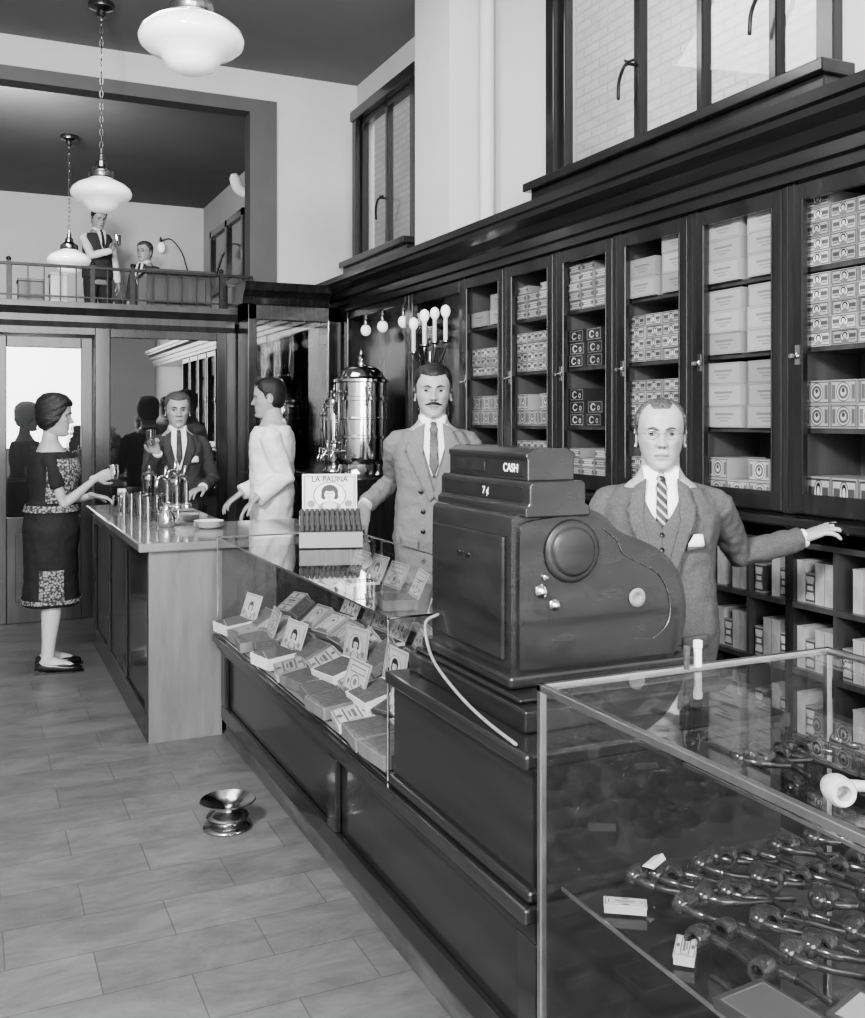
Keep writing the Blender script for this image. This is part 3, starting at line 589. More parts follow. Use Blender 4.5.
# ---------------------------------------------------------------- long counter base with glass case
t=thing('counter_cabinet',(1.4,3.2,0),'long dark paneled wooden counter base with glossy finish','counter')
g=G(); g.box(1.09,1.74,1.80,4.68,.10,.46); g.box(1.13,1.72,1.82,4.66,0,.10); g.box(1.03,1.76,1.78,4.70,.46,.495); g.obj('body',WOODH,parent=t,bevel=.006)
g=G(); g.box(1.068,1.089,1.80,4.68,.405,.46); g.box(1.068,1.089,1.80,4.68,.10,.165)
for y in (1.80,3.06,4.60): g.box(1.068,1.089,y,y+.08,.165,.405)
g.obj('frame_moulding',WOODH,parent=t,bevel=.004)
g=G(); g.box(1.095,1.129,1.80,4.69,0,.10); g.obj('kickboard',M('scuffed_kickboard',.08,.5,grain=(6,2,8),amt=.6),parent=t)
def case(name,x0,x1,y0,y1,z0,z1,lab,e=.011,metal=CHROME,cat='display case'):
    t=thing(name,((x0+x1)/2,(y0+y1)/2,z0),lab,cat)
    g=G()
    for x in (x0,x1-e):
        for y in (y0,y1-e): g.box(x,x+e,y,y+e,z0,z1-e)
    for z in (z0,z1-e):
        for x in (x0,x1-e): g.box(x,x+e,y0,y1,z,z+e)
        for y in (y0,y1-e): g.box(x0,x1,y,y+e,z,z+e)
    g.obj('frame',metal,parent=t,bevel=.002)
    h=e/2
    PN(x0+e,x1-e,y0+e,y1-e,z1-.006,z1-.002).obj('top_pane',GLASS,parent=t)
    PN(x0+h-.002,x0+h+.002,y0+e,y1-e,z0+e,z1-e).obj('front_pane',GLASS,parent=t)
    PN(x0+e,x1-e,y0+h-.002,y0+h+.002,z0+e,z1-e).obj('end_pane',GLASS,parent=t)
    PN(x0+e,x1-e,y1-h-.002,y1-h+.002,z0+e,z1-e).obj('end_pane',GLASS,parent=t)
    PN(x1-h-.003,x1-h+.003,y0+e,y1-e,z0+e,z1-e).obj('rear_pane',GLASS,parent=t)
    return t
c1=case('glass_display_case',1.05,1.72,2.57,4.69,.4955,.953,'long glass display case of open cigar boxes on wooden base',.007)
G().box(1.06,1.71,2.58,4.68,.5045,.512).obj('deck',LINER,parent=c1)
PN(1.45,1.70,2.60,4.66,.735,.741).obj('shelf',GLASS,parent=c1)
def openbox(mt,lab,w=.2,d=.16,h=.045,lid=True,body=PAPER):
    t=thing('cigar_box',(0,0,0),lab,'box',local=True,group='open cigar boxes in the display case')
    e=.004; g=G(); g.box(-w/2,w/2,-d/2,d/2,0,e); g.box(-w/2,-w/2+e,-d/2,d/2,e,h); g.box(w/2-e,w/2,-d/2,d/2,e,h); g.box(-w/2+e,w/2-e,-d/2,-d/2+e,e,h); g.box(-w/2+e,w/2-e,d/2-e,d/2,e,h); g.obj('tray',body,parent=t)
    g=G(); n=9
    for i in range(n):
        x=-w/2+e+(w-2*e)*(i+.5)/n; g.tube([(x,-d/2+.012,h-.006),(x,d/2-.012,h-.006)],.0095,8)
    g.obj('cigars',CIGAR,parent=t,smooth=60)
    if lid:
        g=G(); g.box(-w/2,w/2,-.0025,.0025,0,d*.8); g.xf(Matrix.Translation((0,d/2+.002,h))@Matrix.Rotation(math.radians(-24),4,'X')); g.obj('lid',mt,parent=t)
    return t
def closedbox(mt,lab,w=.19,d=.13,h=.035):
    g=G().box(-w/2,w/2,-d/2,d/2,0,h*.8); g.box(-w/2-.001,w/2+.001,-d/2-.001,d/2+.001,h*.8,h)
    return g.obj('cigar_box',mt,label=lab,cat='box',group='cigar boxes in the display case',origin=(0,0,0))
ob1=openbox(L_PORTX,'open cigar box showing rows of cigars and portrait lid',.17,.14)
ob3=openbox(L_LIDX,'open cigar box with scroll patterned lid',.17,.14,.04,body=WOODL)
ob2=openbox(None,'lidless cigar box filled with a row of cigars',.17,.12,.035,lid=False,body=WOODL)
flat=[closedbox(L_TOP,'flat cigar box with printed medallion lid',.16,.12),closedbox(L_TOP2,'flat dark cigar box with pale border',.15,.11,.04),closedbox(L_TOP3,'pale cigar box with scroll pattern lid',.15,.12,.03)]
RZ=-math.pi/2
y=2.78; n_=0; pl_={}
def putc(P,loc,rot):
    if P.name in pl_: return clone(P,loc,rot)
    pl_[P.name]=1; P.location=loc; P.rotation_euler=rot; return P
while y<4.6:
    putc(ob1 if n_%3==0 else ob3,(1.60,y,.5125),(0,0,RZ+random.uniform(-.2,.2))); n_+=1; y+=.20
y=3.75
while y<4.6:
    putc(ob1 if n_%3==0 else ob3,(1.57,y,.7415),(0,0,RZ+random.uniform(-.25,.25))); y+=.22; n_+=1
i=0
for row,(x,tilt,zz,st) in enumerate(((1.122,-.16,.524,.17),(1.235,-.42,.562,.175),(1.365,-.62,.632,.185))):
    y=2.68+.05*row
    while y<4.62:
        q=random.random(); rot=(Matrix.Rotation(tilt+random.uniform(-.1,.1),3,'Y')@Matrix.Rotation(RZ+random.uniform(-.25,.25),3,'Z')).to_euler()
        if q<.15: putc(ob2,(x,y,zz),rot)
        elif q<.45 and row<2: putc(ob3 if random.random()<.6 else ob1,(x-.01,y,zz),(Matrix.Rotation(tilt*.6,3,'Y')@Matrix.Rotation(RZ+random.uniform(-.2,.2),3,'Z')).to_euler())
        else: putc(flat[random.choice([0,0,1,2,2])],(x,y,zz+random.uniform(0,.006)),rot)
        y+=st+random.uniform(-.005,.015)
for p in flat+[ob2]:
    if p.name not in pl_: D.objects.remove(p)
G().prism([(1.19,.5125),(1.43,.5125),(1.43,.645),(1.39,.620),(1.27,.552)],'y',2.62,4.62).obj('display_riser',LINER,label='sloped pale riser holding tilted cigar boxes',cat='riser')
# box of cigars on top
t=thing('cigar_box_display',(1.43,4.16,.954),'open box of cigars with upright printed portrait lid','cigar box',rz=-.30,local=True)
g=G(); w=.27;dp=.20
g.prism([(-dp/2,0),(dp/2,0),(dp/2,.140),(-dp/2,.065)],'x',-w/2,w/2); g.obj('tray',L_BAND,parent=t)
for r_ in range(3):
    g=G()
    for j in range(12):
        x=-w/2+.012+(w-.024)*j/11; f0=-dp/2+.006+r_*.062
        zz=.067+ (f0+dp/2)*.375
        g.tube([(x,f0,zz+.006),(x,f0+.054,zz+.028)],.0095,8)
    g.obj('cigars',CIGAR,parent=t,smooth=60)
g=G(); g.box(-.122,.122,-.003,.003,0,.165); g.xf(Matrix.Translation((0,dp/2-.005,.140))@Matrix.Rotation(math.radians(-8),4,'X')); g.obj('lid_card',L_PORTX,parent=t)
tx=text('LA PALINA',.034,BLACK,t,'lid_lettering',Matrix.Identity(4),bold=True)
tx.matrix_local=Matrix.Translation((0,dp/2+.0095,.280))@Matrix.Rotation(math.radians(82),4,'X')

# ---------------------------------------------------------------- register stand
t=thing('register_stand',(1.4,2.15,.495),'dark wooden stepped stand under the cash register','stand')
g=G(); g.box(1.06,1.74,1.80,2.55,.4965,.775); g.obj('body',WOODH,parent=t,bevel=.004)
g=G(); g.box(1.035,1.76,1.785,2.558,.775,.81); g.box(1.045,1.75,1.79,2.555,.4965,.525); g.obj('moulding',WOODH,parent=t,bevel=.008)
g=G(); g.box(1.10,1.70,1.90,2.54,.81,.862); g.box(1.115,1.69,1.95,2.53,.862,.874); g.obj('plinth',WOODH,parent=t,bevel=.006)
# cash register
t=thing('cash_register',(1.38,2.27,.875),'large antique dark cash register with curved housing','cash register')
def smoothpoly(P,n=3):
    for _ in range(n):
        Q=[]
        for i in range(len(P)):
            a=P[i];b=P[(i+1)%len(P)]; Q+= [(a[0]*.75+b[0]*.25,a[1]*.75+b[1]*.25),(a[0]*.25+b[0]*.75,a[1]*.25+b[1]*.75)]
        P=Q
    return P
P=[(1.15,.90),(1.15,.90),(1.62,.90),(1.62,.90),(1.655,.95),(1.665,1.03),(1.645,1.11),(1.59,1.17),(1.51,1.205),(1.45,1.225),(1.42,1.26),(1.375,1.285),(1.30,1.29),(1.21,1.285),(1.155,1.275),(1.15,1.25)]
P=smoothpoly(P)
g=G(); g.prism(P,'y',2.05,2.49); g.obj('housing',REGW,parent=t,smooth=35,bevel=.014)
g=G(); g.box(1.13,1.67,2.02,2.52,.875,.905); g.obj('base',REGW,parent=t,bevel=.008)
cx0,cz0=1.40,1.07
Pp=[(cx0+(x-cx0)*.93,cz0+(z-cz0)*.92-.002) for x,z in P]
g=G(); g.prism(Pp,'y',2.040,2.052); g.obj('side_plate',REGW,parent=t,smooth=35,bevel=.004)
g=G(); g.spline([(1.40,2.038,1.235),(1.44,2.038,1.205),(1.46,2.038,1.17),(1.51,2.038,1.145),(1.57,2.038,1.11),(1.60,2.038,1.05),(1.595,2.038,.99),(1.55,2.038,.955)],.0012,8,5); g.obj('side_trim',BRASS,parent=t,smooth=60)
g=G(); g.lathe((1.310,2.040,1.185),[(.074,0),(.076,-.005),(.073,-.010),(.066,-.012),(.060,-.012),(.056,-.018),(.050,-.020),(.0,-.021)],40,'y'); g.obj('side_boss',M('register_side_disc',.022,.45,grain=(4,4,18),amt=.5),parent=t,smooth=50)
for x,z,rr in ((1.225,1.095,.016),(1.262,1.060,.014),(1.235,1.128,.008)):
    g=G(); g.lathe((x,2.040,z),[(rr,0),(rr*1.05,-.004),(rr*.8,-.008),(rr*.5,-.010),(rr*.5,-.014),(rr*.2,-.016)],20,'y'); g.obj('side_knob',CHROME,parent=t,smooth=40)
g=G(); g.lathe((1.50,2.040,1.06),[(.022,0),(.024,-.004),(.016,-.006),(.010,-.004),(.0,-.004)],24,'y'); g.obj('side_lock',NICK,parent=t,smooth=40)
g=G(); g.box(1.655,1.675,2.08,2.46,.915,.985); g.obj('drawer',REGW,parent=t,bevel=.004)
g=G(); g.box(1.140,1.152,2.075,2.465,.93,1.225); g.obj('front_panel',REGW,parent=t,bevel=.008)
g=G(); g.prism([(1.175,1.27),(1.355,1.27),(1.355,1.292),(1.342,1.300),(1.342,1.345),(1.335,1.355),(1.195,1.355),(1.186,1.345),(1.186,1.300),(1.175,1.292)],'y',2.025,2.51); g.obj('display_base',REGW,parent=t,bevel=.004)
g=G(); g.prism([(1.198,1.354),(1.328,1.354),(1.328,1.405),(1.332,1.410),(1.332,1.420),(1.310,1.432),(1.215,1.432),(1.194,1.420),(1.194,1.410),(1.198,1.405)],'y',2.055,2.48); g.obj('display_hood',REGW,parent=t,bevel=.004)
g=G(); g.box(1.1955,1.198,2.075,2.46,1.364,1.402); g.obj('display_window',BLACK,parent=t)
g=G(); g.box(1.1940,1.1955,2.27,2.43,1.370,1.396); g.obj('display_flag',BRASS,parent=t)
text('CASH',.029,PAPER,t,'display_lettering',face_negx((1.1935,2.13,1.383)),bold=True)
g=G(); g.box(1.1835,1.1862,2.06,2.48,1.305,1.340); g.obj('display_strip',BLACK,parent=t)
text('7 ¢',.027,PAPER,t,'display_lettering',face_negx((1.1825,2.24,1.322)),bold=True)
text('National',.020,BRASS,t,'maker_lettering',face_negx((1.1392,2.28,1.16)))
g=G(); g.spline([(1.135,2.42,.98),(1.112,2.45,.955),(1.105,2.42,.90),(1.085,2.32,.868),(1.062,2.14,.840),(1.048,1.98,.825),(1.044,1.84,.816)],.0042,10,6)
g.obj('power_cord',CORD,smooth=60,label='thin braided cord trailing from the cash register',cat='cord')

# ---------------------------------------------------------------- near glass case
c2=case('glass_display_case',1.05,1.85,-.6,1.765,.12,.962,'tall glass display case with pale metal frame full of pipes',.015,metal=NICK)
G().box(1.07,1.83,-.58,1.745,0,.119).obj('base',WOODH,parent=c2)
B((1.075,1.825,-.57,1.74,.140,.150)).obj('deck',WOODM,parent=c2)
PN(1.09,1.82,-.50,1.735,.542,.5502).obj('shelf',GLASS,parent=c2)
B((1.09,1.094,-.50,1.735,.543,.550)).obj('shelf_edge',NICK,parent=c2)
PN(1.40,1.82,-.50,1.735,.752,.7602).obj('shelf',GLASS,parent=c2)
B((1.397,1.401,-.50,1.735,.753,.760)).obj('shelf_edge',NICK,parent=c2)
def pipe(mb=BRIAR,ms=BLACK,lab='dark briar tobacco pipe with curved stem',s=1.0,band=True):
    t=thing('tobacco_pipe',(0,0,0),lab,'pipe',local=True,group='tobacco pipes in the display case')
    g=G(); g.lathe((0,0,0),[(.010*s,-.008*s),(.017*s,.0),(.0215*s,.015*s),(.021*s,.036*s),(.0175*s,.042*s),(.011*s,.041*s),(.010*s,.015*s),(.001,.012*s)],18)
    g.tube([(.012*s,0,.005*s),(.035*s,0,.004*s),(.055*s,0,.008*s)],[.010*s,.0085*s,.0075*s],10); g.obj('bowl',mb,parent=t,smooth=50)
    g=G(); g.tube([(.055*s,0,.008*s),(.08*s,0,.014*s),(.105*s,0,.026*s),(.125*s,0,.034*s)],[(.0072*s,.0072*s),(.0062*s,.0062*s),(.0045*s,.006*s),(.003*s,.007*s)],10); g.obj('stem',ms,parent=t,smooth=60)
    if band: g=G(); g.tube([(.053*s,0,.0077*s),(.056*s,0,.0085*s)],.0082*s,12,cap=False); g.obj('band',BRASS,parent=t,smooth=60)
    return t
pp=pipe(); pq=pipe(band=False,lab='plain dark tobacco pipe without band'); pm=pipe(MEER,MEER,'pale carved tobacco pipe on the upper glass shelf',1.35,False)
def putpipe(P,x,y,z,hd,rx=None):
    rot=(Matrix.Rotation(hd,3,'Z')@Matrix.Rotation(random.choice([1.45,1.5,-1.5]) if rx is None else rx,3,'X')).to_euler()
    putc(P,(x,y,z),rot)
for r_ in range(5):
    for c_ in range(11):
        y=1.66-r_*.115; x=1.21+c_*.053+(r_%2)*.02
        if y<1.30 and x<1.32: continue
        putpipe(pp if (r_+c_)%3==0 else pq,x+random.uniform(-.005,.005),y+random.uniform(-.012,.012),.5725,-1.1+random.uniform(-.3,.3))
for c_ in range(8):
    putpipe(pq,1.47+c_*.04,1.64+random.uniform(-.02,.02),.7825,-1.2+random.uniform(-.4,.4))
for x,y,h in ((1.52,1.44,-.4),(1.66,1.42,-.2),(1.60,1.30,-.6)): putpipe(pm,x,y,.7895,h,1.5)
for k2,(x,y,w,dp,mt,rz) in enumerate(((1.15,1.21,.11,.14,L_CASE,.1),(1.16,1.04,.11,.14,L_CASE2,-.1),(1.29,1.12,.10,.13,L_CASE2,.3),(1.42,1.06,.10,.13,L_CASE,.1),(1.15,1.42,.07,.035,L_TOP3,.8),(1.15,1.60,.08,.03,L_TOP3,-.6),(1.54,1.06,.09,.13,L_CASE2,-.1),(1.13,.92,.10,.07,L_CASE,.2))):
    g=G().box(-w/2,w/2,-dp/2,dp/2,0,.014); g.box(-w/2-.001,w/2+.001,-dp/2-.001,dp/2+.001,.012,.018)
    o=g.obj('pipe_case',mt,label='small flat pipe case lying on the glass shelf',cat='case',group='pipe cases in the display case',origin=(0,0,0)); o.location=(x,y,.5505); o.rotation_euler=(0,0,rz)
cardm=M('price_card_paper',.5,.6,grain=(30,30,30),amt=.1)
for x,y,z,rz in ((1.27,1.66,.596,.5),(1.60,1.38,.596,.2)):
    g=G(); g.prism([(-.008,0),(.018,0),(.0,.010)],'x',-.030,.030); o=g.obj('price_card',cardm,label='small white folded price card among pipes',cat='card',group='price cards in the display case',origin=(0,0,0)); o.location=(x,y,z); o.rotation_euler=(0,0,rz)
P_pack=G().box(-.05,.05,-.07,.07,0,.03).obj('tobacco_tin',L_TOP2,label='flat tobacco tin on the lower deck',cat='tin',group='tobacco tins on the lower deck',origin=(0,0,0),bevel=.004)
ft=True
for ix in range(5):
    for iy in range(7):
        o=P_pack if ft else P_pack.copy()
        if not ft: COL.objects.link(o)
        ft=False; o.location=(1.17+ix*.14,.55+iy*.17,.1505); o.rotation_euler=(0,0,random.uniform(-.2,.2))
g=G().box(1.428,1.442,1.725,1.737,.9625,1.012); g.box(1.427,1.443,1.724,1.738,1.004,1.022); g.obj('lighter',PAPER,label='small upright table lighter on the glass case',cat='lighter',bevel=.002)
g=G().box(1.395,1.405,1.72,1.73,.9625,1.01); g.box(1.394,1.406,1.719,1.731,1.002,1.014); g.obj('match_holder',CIGAR,label='tiny dark match holder on the glass case',cat='match holder',bevel=.002)

# spittoon
g=G(); x,y=.86,3.66
g.lathe((x,y,0),[(.086,0),(.090,.006),(.086,.014),(.066,.020),(.060,.025),(.074,.036),(.078,.045),(.068,.058),(.046,.068),(.044,.074),(.066,.086),(.092,.096),(.102,.101),(.099,.104),(.066,.092),(.038,.080),(.032,.074),(.001,.062)],48)
g.obj('spittoon',SPIT,smooth=50,label='shiny metal spittoon with flared rim on the floor',cat='spittoon')

# ---------------------------------------------------------------- people
def remesh(g,vox,smooth=3,disp=0,dscale=.12):
    me=g.mesh('tmp'); ob=D.objects.new('tmp',me); COL.objects.link(ob)
    m=ob.modifiers.new('r','REMESH'); m.mode='VOXEL'; m.voxel_size=vox
    if smooth:
        m=ob.modifiers.new('s','SMOOTH'); m.iterations=smooth; m.factor=.5
    if disp:
        tx=D.textures.new('folds','CLOUDS'); tx.noise_scale=dscale; tx.noise_depth=1
        m=ob.modifiers.new('d','DISPLACE'); m.texture=tx; m.strength=disp; m.mid_level=.5; m.texture_coords='LOCAL'
    bpy.context.view_layer.update()
    dg=bpy.context.evaluated_depsgraph_get(); e=D.meshes.new_from_object(ob.evaluated_get(dg))
    r=G(); n=len(e.vertices); co=np.empty(n*3); e.vertices.foreach_get('co',co); r.v=[tuple(p) for p in co.reshape(-1,3)]
    r.f=[tuple(p.vertices) for p in e.polygons]; r.m=[0]*len(r.f)
    D.objects.remove(ob); D.meshes.remove(e); D.meshes.remove(me); return r
HR=np.array([(0,.058,-.02,.022),(.004,.074,.0,.032),(.012,.085,.025,.041),(.028,.090,.045,.0495),(.045,.087,.062,.0570),(.065,.087,.072,.0635),(.085,.088,.082,.0685),(.105,.087,.090,.0725),(.125,.085,.096,.0735),(.145,.089,.100,.0755),(.165,.087,.101,.0770),(.185,.083,.098,.0765),(.205,.072,.088,.070),(.222,.054,.070,.056),(.233,.034,.046,.037),(.2385,.013,.02,.017),(.240,.001,.001,.001)])
def headgrid():
    rows=84;seg=96
    z=np.concatenate([np.linspace(0,.012,6)[:-1],np.linspace(.012,.20,60)[:-1],np.linspace(.20,.24,rows-64)])
    f=np.interp(z,HR[:,0],HR[:,1]);b=np.interp(z,HR[:,0],HR[:,2]);w=np.interp(z,HR[:,0],HR[:,3])
    def sm(a):
        for _ in range(3):
            a2=a.copy(); a2[1:-1]=(a[:-2]+2*a[1:-1]+a[2:])/4; a=a2
        return a
    f,b,w=sm(f),sm(b),sm(w)
    V=[];T=[]
    for i,zz in enumerate(z):
        for j in range(seg):
            a=2*math.pi*j/seg; a=a-.35*math.sin(a)
            c=math.cos(a); s_=math.sin(a)
            x=w[i]*math.copysign(abs(s_)**.95,s_); r=f[i] if c>0 else b[i]
            y=-r*math.copysign(abs(c)**.95,c)
            t=1.0
            if c>0:
                ax=abs(x); dy=0
                tt=min(max((.128-zz)/.040,0),1)
                amp=(.005+.021*tt)
                if zz>.128: amp=.005*math.exp(-((zz-.128)/.01)**2)
                lo=min(max((zz-.079)/.009,0),1); amp*=lo*lo*(3-2*lo)
                sg=.0072+.0055*tt
                dy+=amp*math.exp(-(x/sg)**2)
                dy+=.008*math.exp(-((ax-.0130)/.006)**2-((zz-.090)/.007)**2)
                dy-=.014*math.exp(-((ax-.029)/.014)**2-((zz-.124)/.011)**2)
                dy+=.006*math.exp(-((ax-.028)/.02)**2-((zz-.143)/.007)**2)
                dy+=.005*math.exp(-(x/.018)**2)*(math.exp(-((zz-.0595)/.004)**2)+math.exp(-((zz-.0480)/.005)**2))
                dy-=.005*math.exp(-(x/.026)**2-((zz-.0540)/.002)**2)
                dy+=.007*math.exp(-(x/.018)**2-((zz-.018)/.012)**2)
                dy-=.006*math.exp(-(x/.022)**2-((zz-.035)/.006)**2)
                dy+=.006*math.exp(-((ax-.045)/.014)**2-((zz-.100)/.013)**2)
                dy-=.004*math.exp(-((ax-.016-(.092-zz)*.50)/.0035)**2-((zz-.074)/.016)**2)
                dy-=.005*math.exp(-((ax-.052)/.014)**2-((zz-.068)/.020)**2)
                dy-=.0022*math.exp(-((ax-.030)/.014)**2-((zz-.1085-.1*abs(ax-.03))/.003)**2)
                dy-=.0018*math.exp(-(ax/.035)**2)*math.exp(-((zz-.166)/.002)**2)
                dy-=.004*math.exp(-((ax-.066)/.010)**2-((zz-.140)/.020)**2)
                y-=dy
                if ax<.023 and abs(zz-.054)<.0095*(1-(ax/.025)**2)**.5: t=.66
                if ax<.023 and abs(zz-.054)<.0015: t=.25
                if abs(ax-.0070)<.0035 and abs(zz-.0805)<.0020: t=.3
                t*=1-.25*math.exp(-((ax-.031)/.015)**2-((zz-.122)/.011)**2)  # eye-socket shade painted into the skin colour
            V.append((x,y,zz)); T.append(t)
    F=[]; n=len(V)//seg
    for i in range(n-1):
        for j in range(seg):
            k2=(j+1)%seg; F.append((i*seg+j,i*seg+k2,(i+1)*seg+k2,(i+1)*seg+j))
    F.append(tuple(range(seg-1,-1,-1))); F.append(tuple((n-1)*seg+i for i in range(seg)))
    return V,F,T,seg
HV,HF,HT,HSEG=headgrid()
def lerp(a,b,t): return a+(b-a)*min(max(t,0),1)
def hairline(a,style):
    if style=='short':
        if a<.75: return .192-.006*math.cos(a*3)
        if a<1.25: return lerp(.188,.150,(a-.75)/.5)
        if a<1.55: return lerp(.150,.098,(a-1.25)/.2)
        if a<1.85: return .135
        return lerp(.07,.04,(a-1.85)/.8)
    if style=='thin':
        if a<.35: return .206
        if a<.8: return lerp(.206,.222,(a-.35)/.3)
        if a<1.30: return lerp(.220,.150,(a-.8)/.4)
        if a<1.55: return lerp(.150,.100,(a-1.30)/.2)
        if a<1.8: return .130
        return lerp(.07,.04,(a-1.85)/.8)
    if style=='bob':
        if a<.65: return .178
        if a<1.30: return lerp(.178,.075,(a-.65)/.55)
        return lerp(.060,.020,(a-1.30)/1.0)
def hand_geo(W,d,n,side,curl,k,spread=.10):
    d=d.normalized(); n=(n-d*n.dot(d)).normalized(); t=d.cross(n)*side
    g=G(); s=k
    g.tube([W-d*.03*s,W,W+d*.035*s,W+d*.07*s,W+d*.092*s],[(.026*s,.020*s),(.027*s,.019*s),(.036*s,.017*s),(.041*s,.016*s),(.038*s,.013*s)],16,ref=t)
    L=[.074,.082,.077,.060]; offs=[.030,.010,-.010,-.029]; base=[.088,.092,.088,.080]
    for i in range(4):
        p=W+d*base[i]*s+t*offs[i]*s; dr=(d+t*spread*(1.5-i)).normalized(); pts=[p-dr*.012*s,p]; ang=curl[i] if isinstance(curl,(list,tuple)) else curl
        cd=dr; cn=n
        for j,fr in enumerate((.45,.30,.25)):
            a=ang*(1.0 if j else .8); nd=(cd*math.cos(a)+cn*math.sin(a)); cn=(cn*math.cos(a)-cd*math.sin(a)); cd=nd
            p=p+cd*L[i]*fr*s; pts.append(p)
        g.tube(pts,[.0095*s,.0098*s,.0088*s,.0080*s,.0066*s],10)
    p0=W+d*.022*s+t*.022*s; td=(d*.62+t*.70+n*.25).normalized(); p1=p0+td*.040*s; td2=(d*.85+t*.35+n*.35).normalized(); p2=p1+td2*.032*s; p3=p2+(d*.9+t*.1+n*.4).normalized()*.024*s
    g.tube([p0,p1,p2,p3],[.016*s,.0125*s,.0105*s,.0082*s],10)
    return g
def ik(Sh,W,L1,L2,pole):
    v=W-Sh; dist=v.length; mx=(L1+L2)*.995
    if dist>mx: W=Sh+v.normalized()*mx; v=W-Sh; dist=mx
    a=(L1*L1-L2*L2+dist*dist)/(2*dist); h=math.sqrt(max(L1*L1-a*a,0)); dr=v.normalized()
    p=pole-dr*pole.dot(dr); p.normalize()
    return Sh+dr*a+p*h,W
def decal(bvh,poly,off,th,name,mat,parent,y0=-1,ydir=1):
    bm=bmesh.new(); vs=[bm.verts.new((x,0,z)) for x,z in poly]; bm.faces.new(vs)
    bmesh.ops.triangulate(bm,faces=bm.faces)
    for _ in range(6):
        es=[e for e in bm.edges if e.calc_length()>.022]
        if not es: break
        bmesh.ops.subdivide_edges(bm,edges=es,cuts=1); bmesh.ops.triangulate(bm,faces=bm.faces)
    for v in bm.verts:
        h=bvh.ray_cast(Vector((v.co.x,y0,v.co.z)),Vector((0,ydir,0)))
        if h[0] is None: h=bvh.find_nearest(Vector((v.co.x,-.1*ydir,v.co.z)))
        v.co.y=h[0].y-off*ydir
    bm.normal_update()
    if sum(f.normal.y for f in bm.faces)*ydir>0: bmesh.ops.reverse_faces(bm,faces=bm.faces)
    g=G(); bm.verts.index_update(); g.add([v.co for v in bm.verts],[[v.index for v in f.verts] for f in bm.faces]); bm.free()
    o=g.obj(name,mat,parent=parent,smooth=60,recalc=False)
    m=o.modifiers.new('Solidify','SOLIDIFY'); m.thickness=th; m.offset=1
    return o
TR=[(.76,.148,.10,0),(.90,.165,.118,0),(1.0,.155,.112,0),(1.10,.148,.110,0),(1.20,.156,.118,0),(1.28,.166,.120,.0),(1.345,.158,.108,.003),(1.395,.122,.088,.008),(1.430,.080,.072,.010),(1.465,.062,.064,.006),(1.53,.060,.062,-.002)]
TRF=[(.76,.165,.115,0),(.88,.172,.125,0),(.97,.155,.112,0),(1.06,.128,.098,0),(1.16,.140,.112,-.006),(1.24,.150,.128,-.014),(1.30,.145,.112,-.006),(1.35,.125,.088,0),(1.39,.085,.066,.006),(1.42,.050,.050,.006),(1.455,.043,.046,.004),(1.53,.043,.046,-.002)]
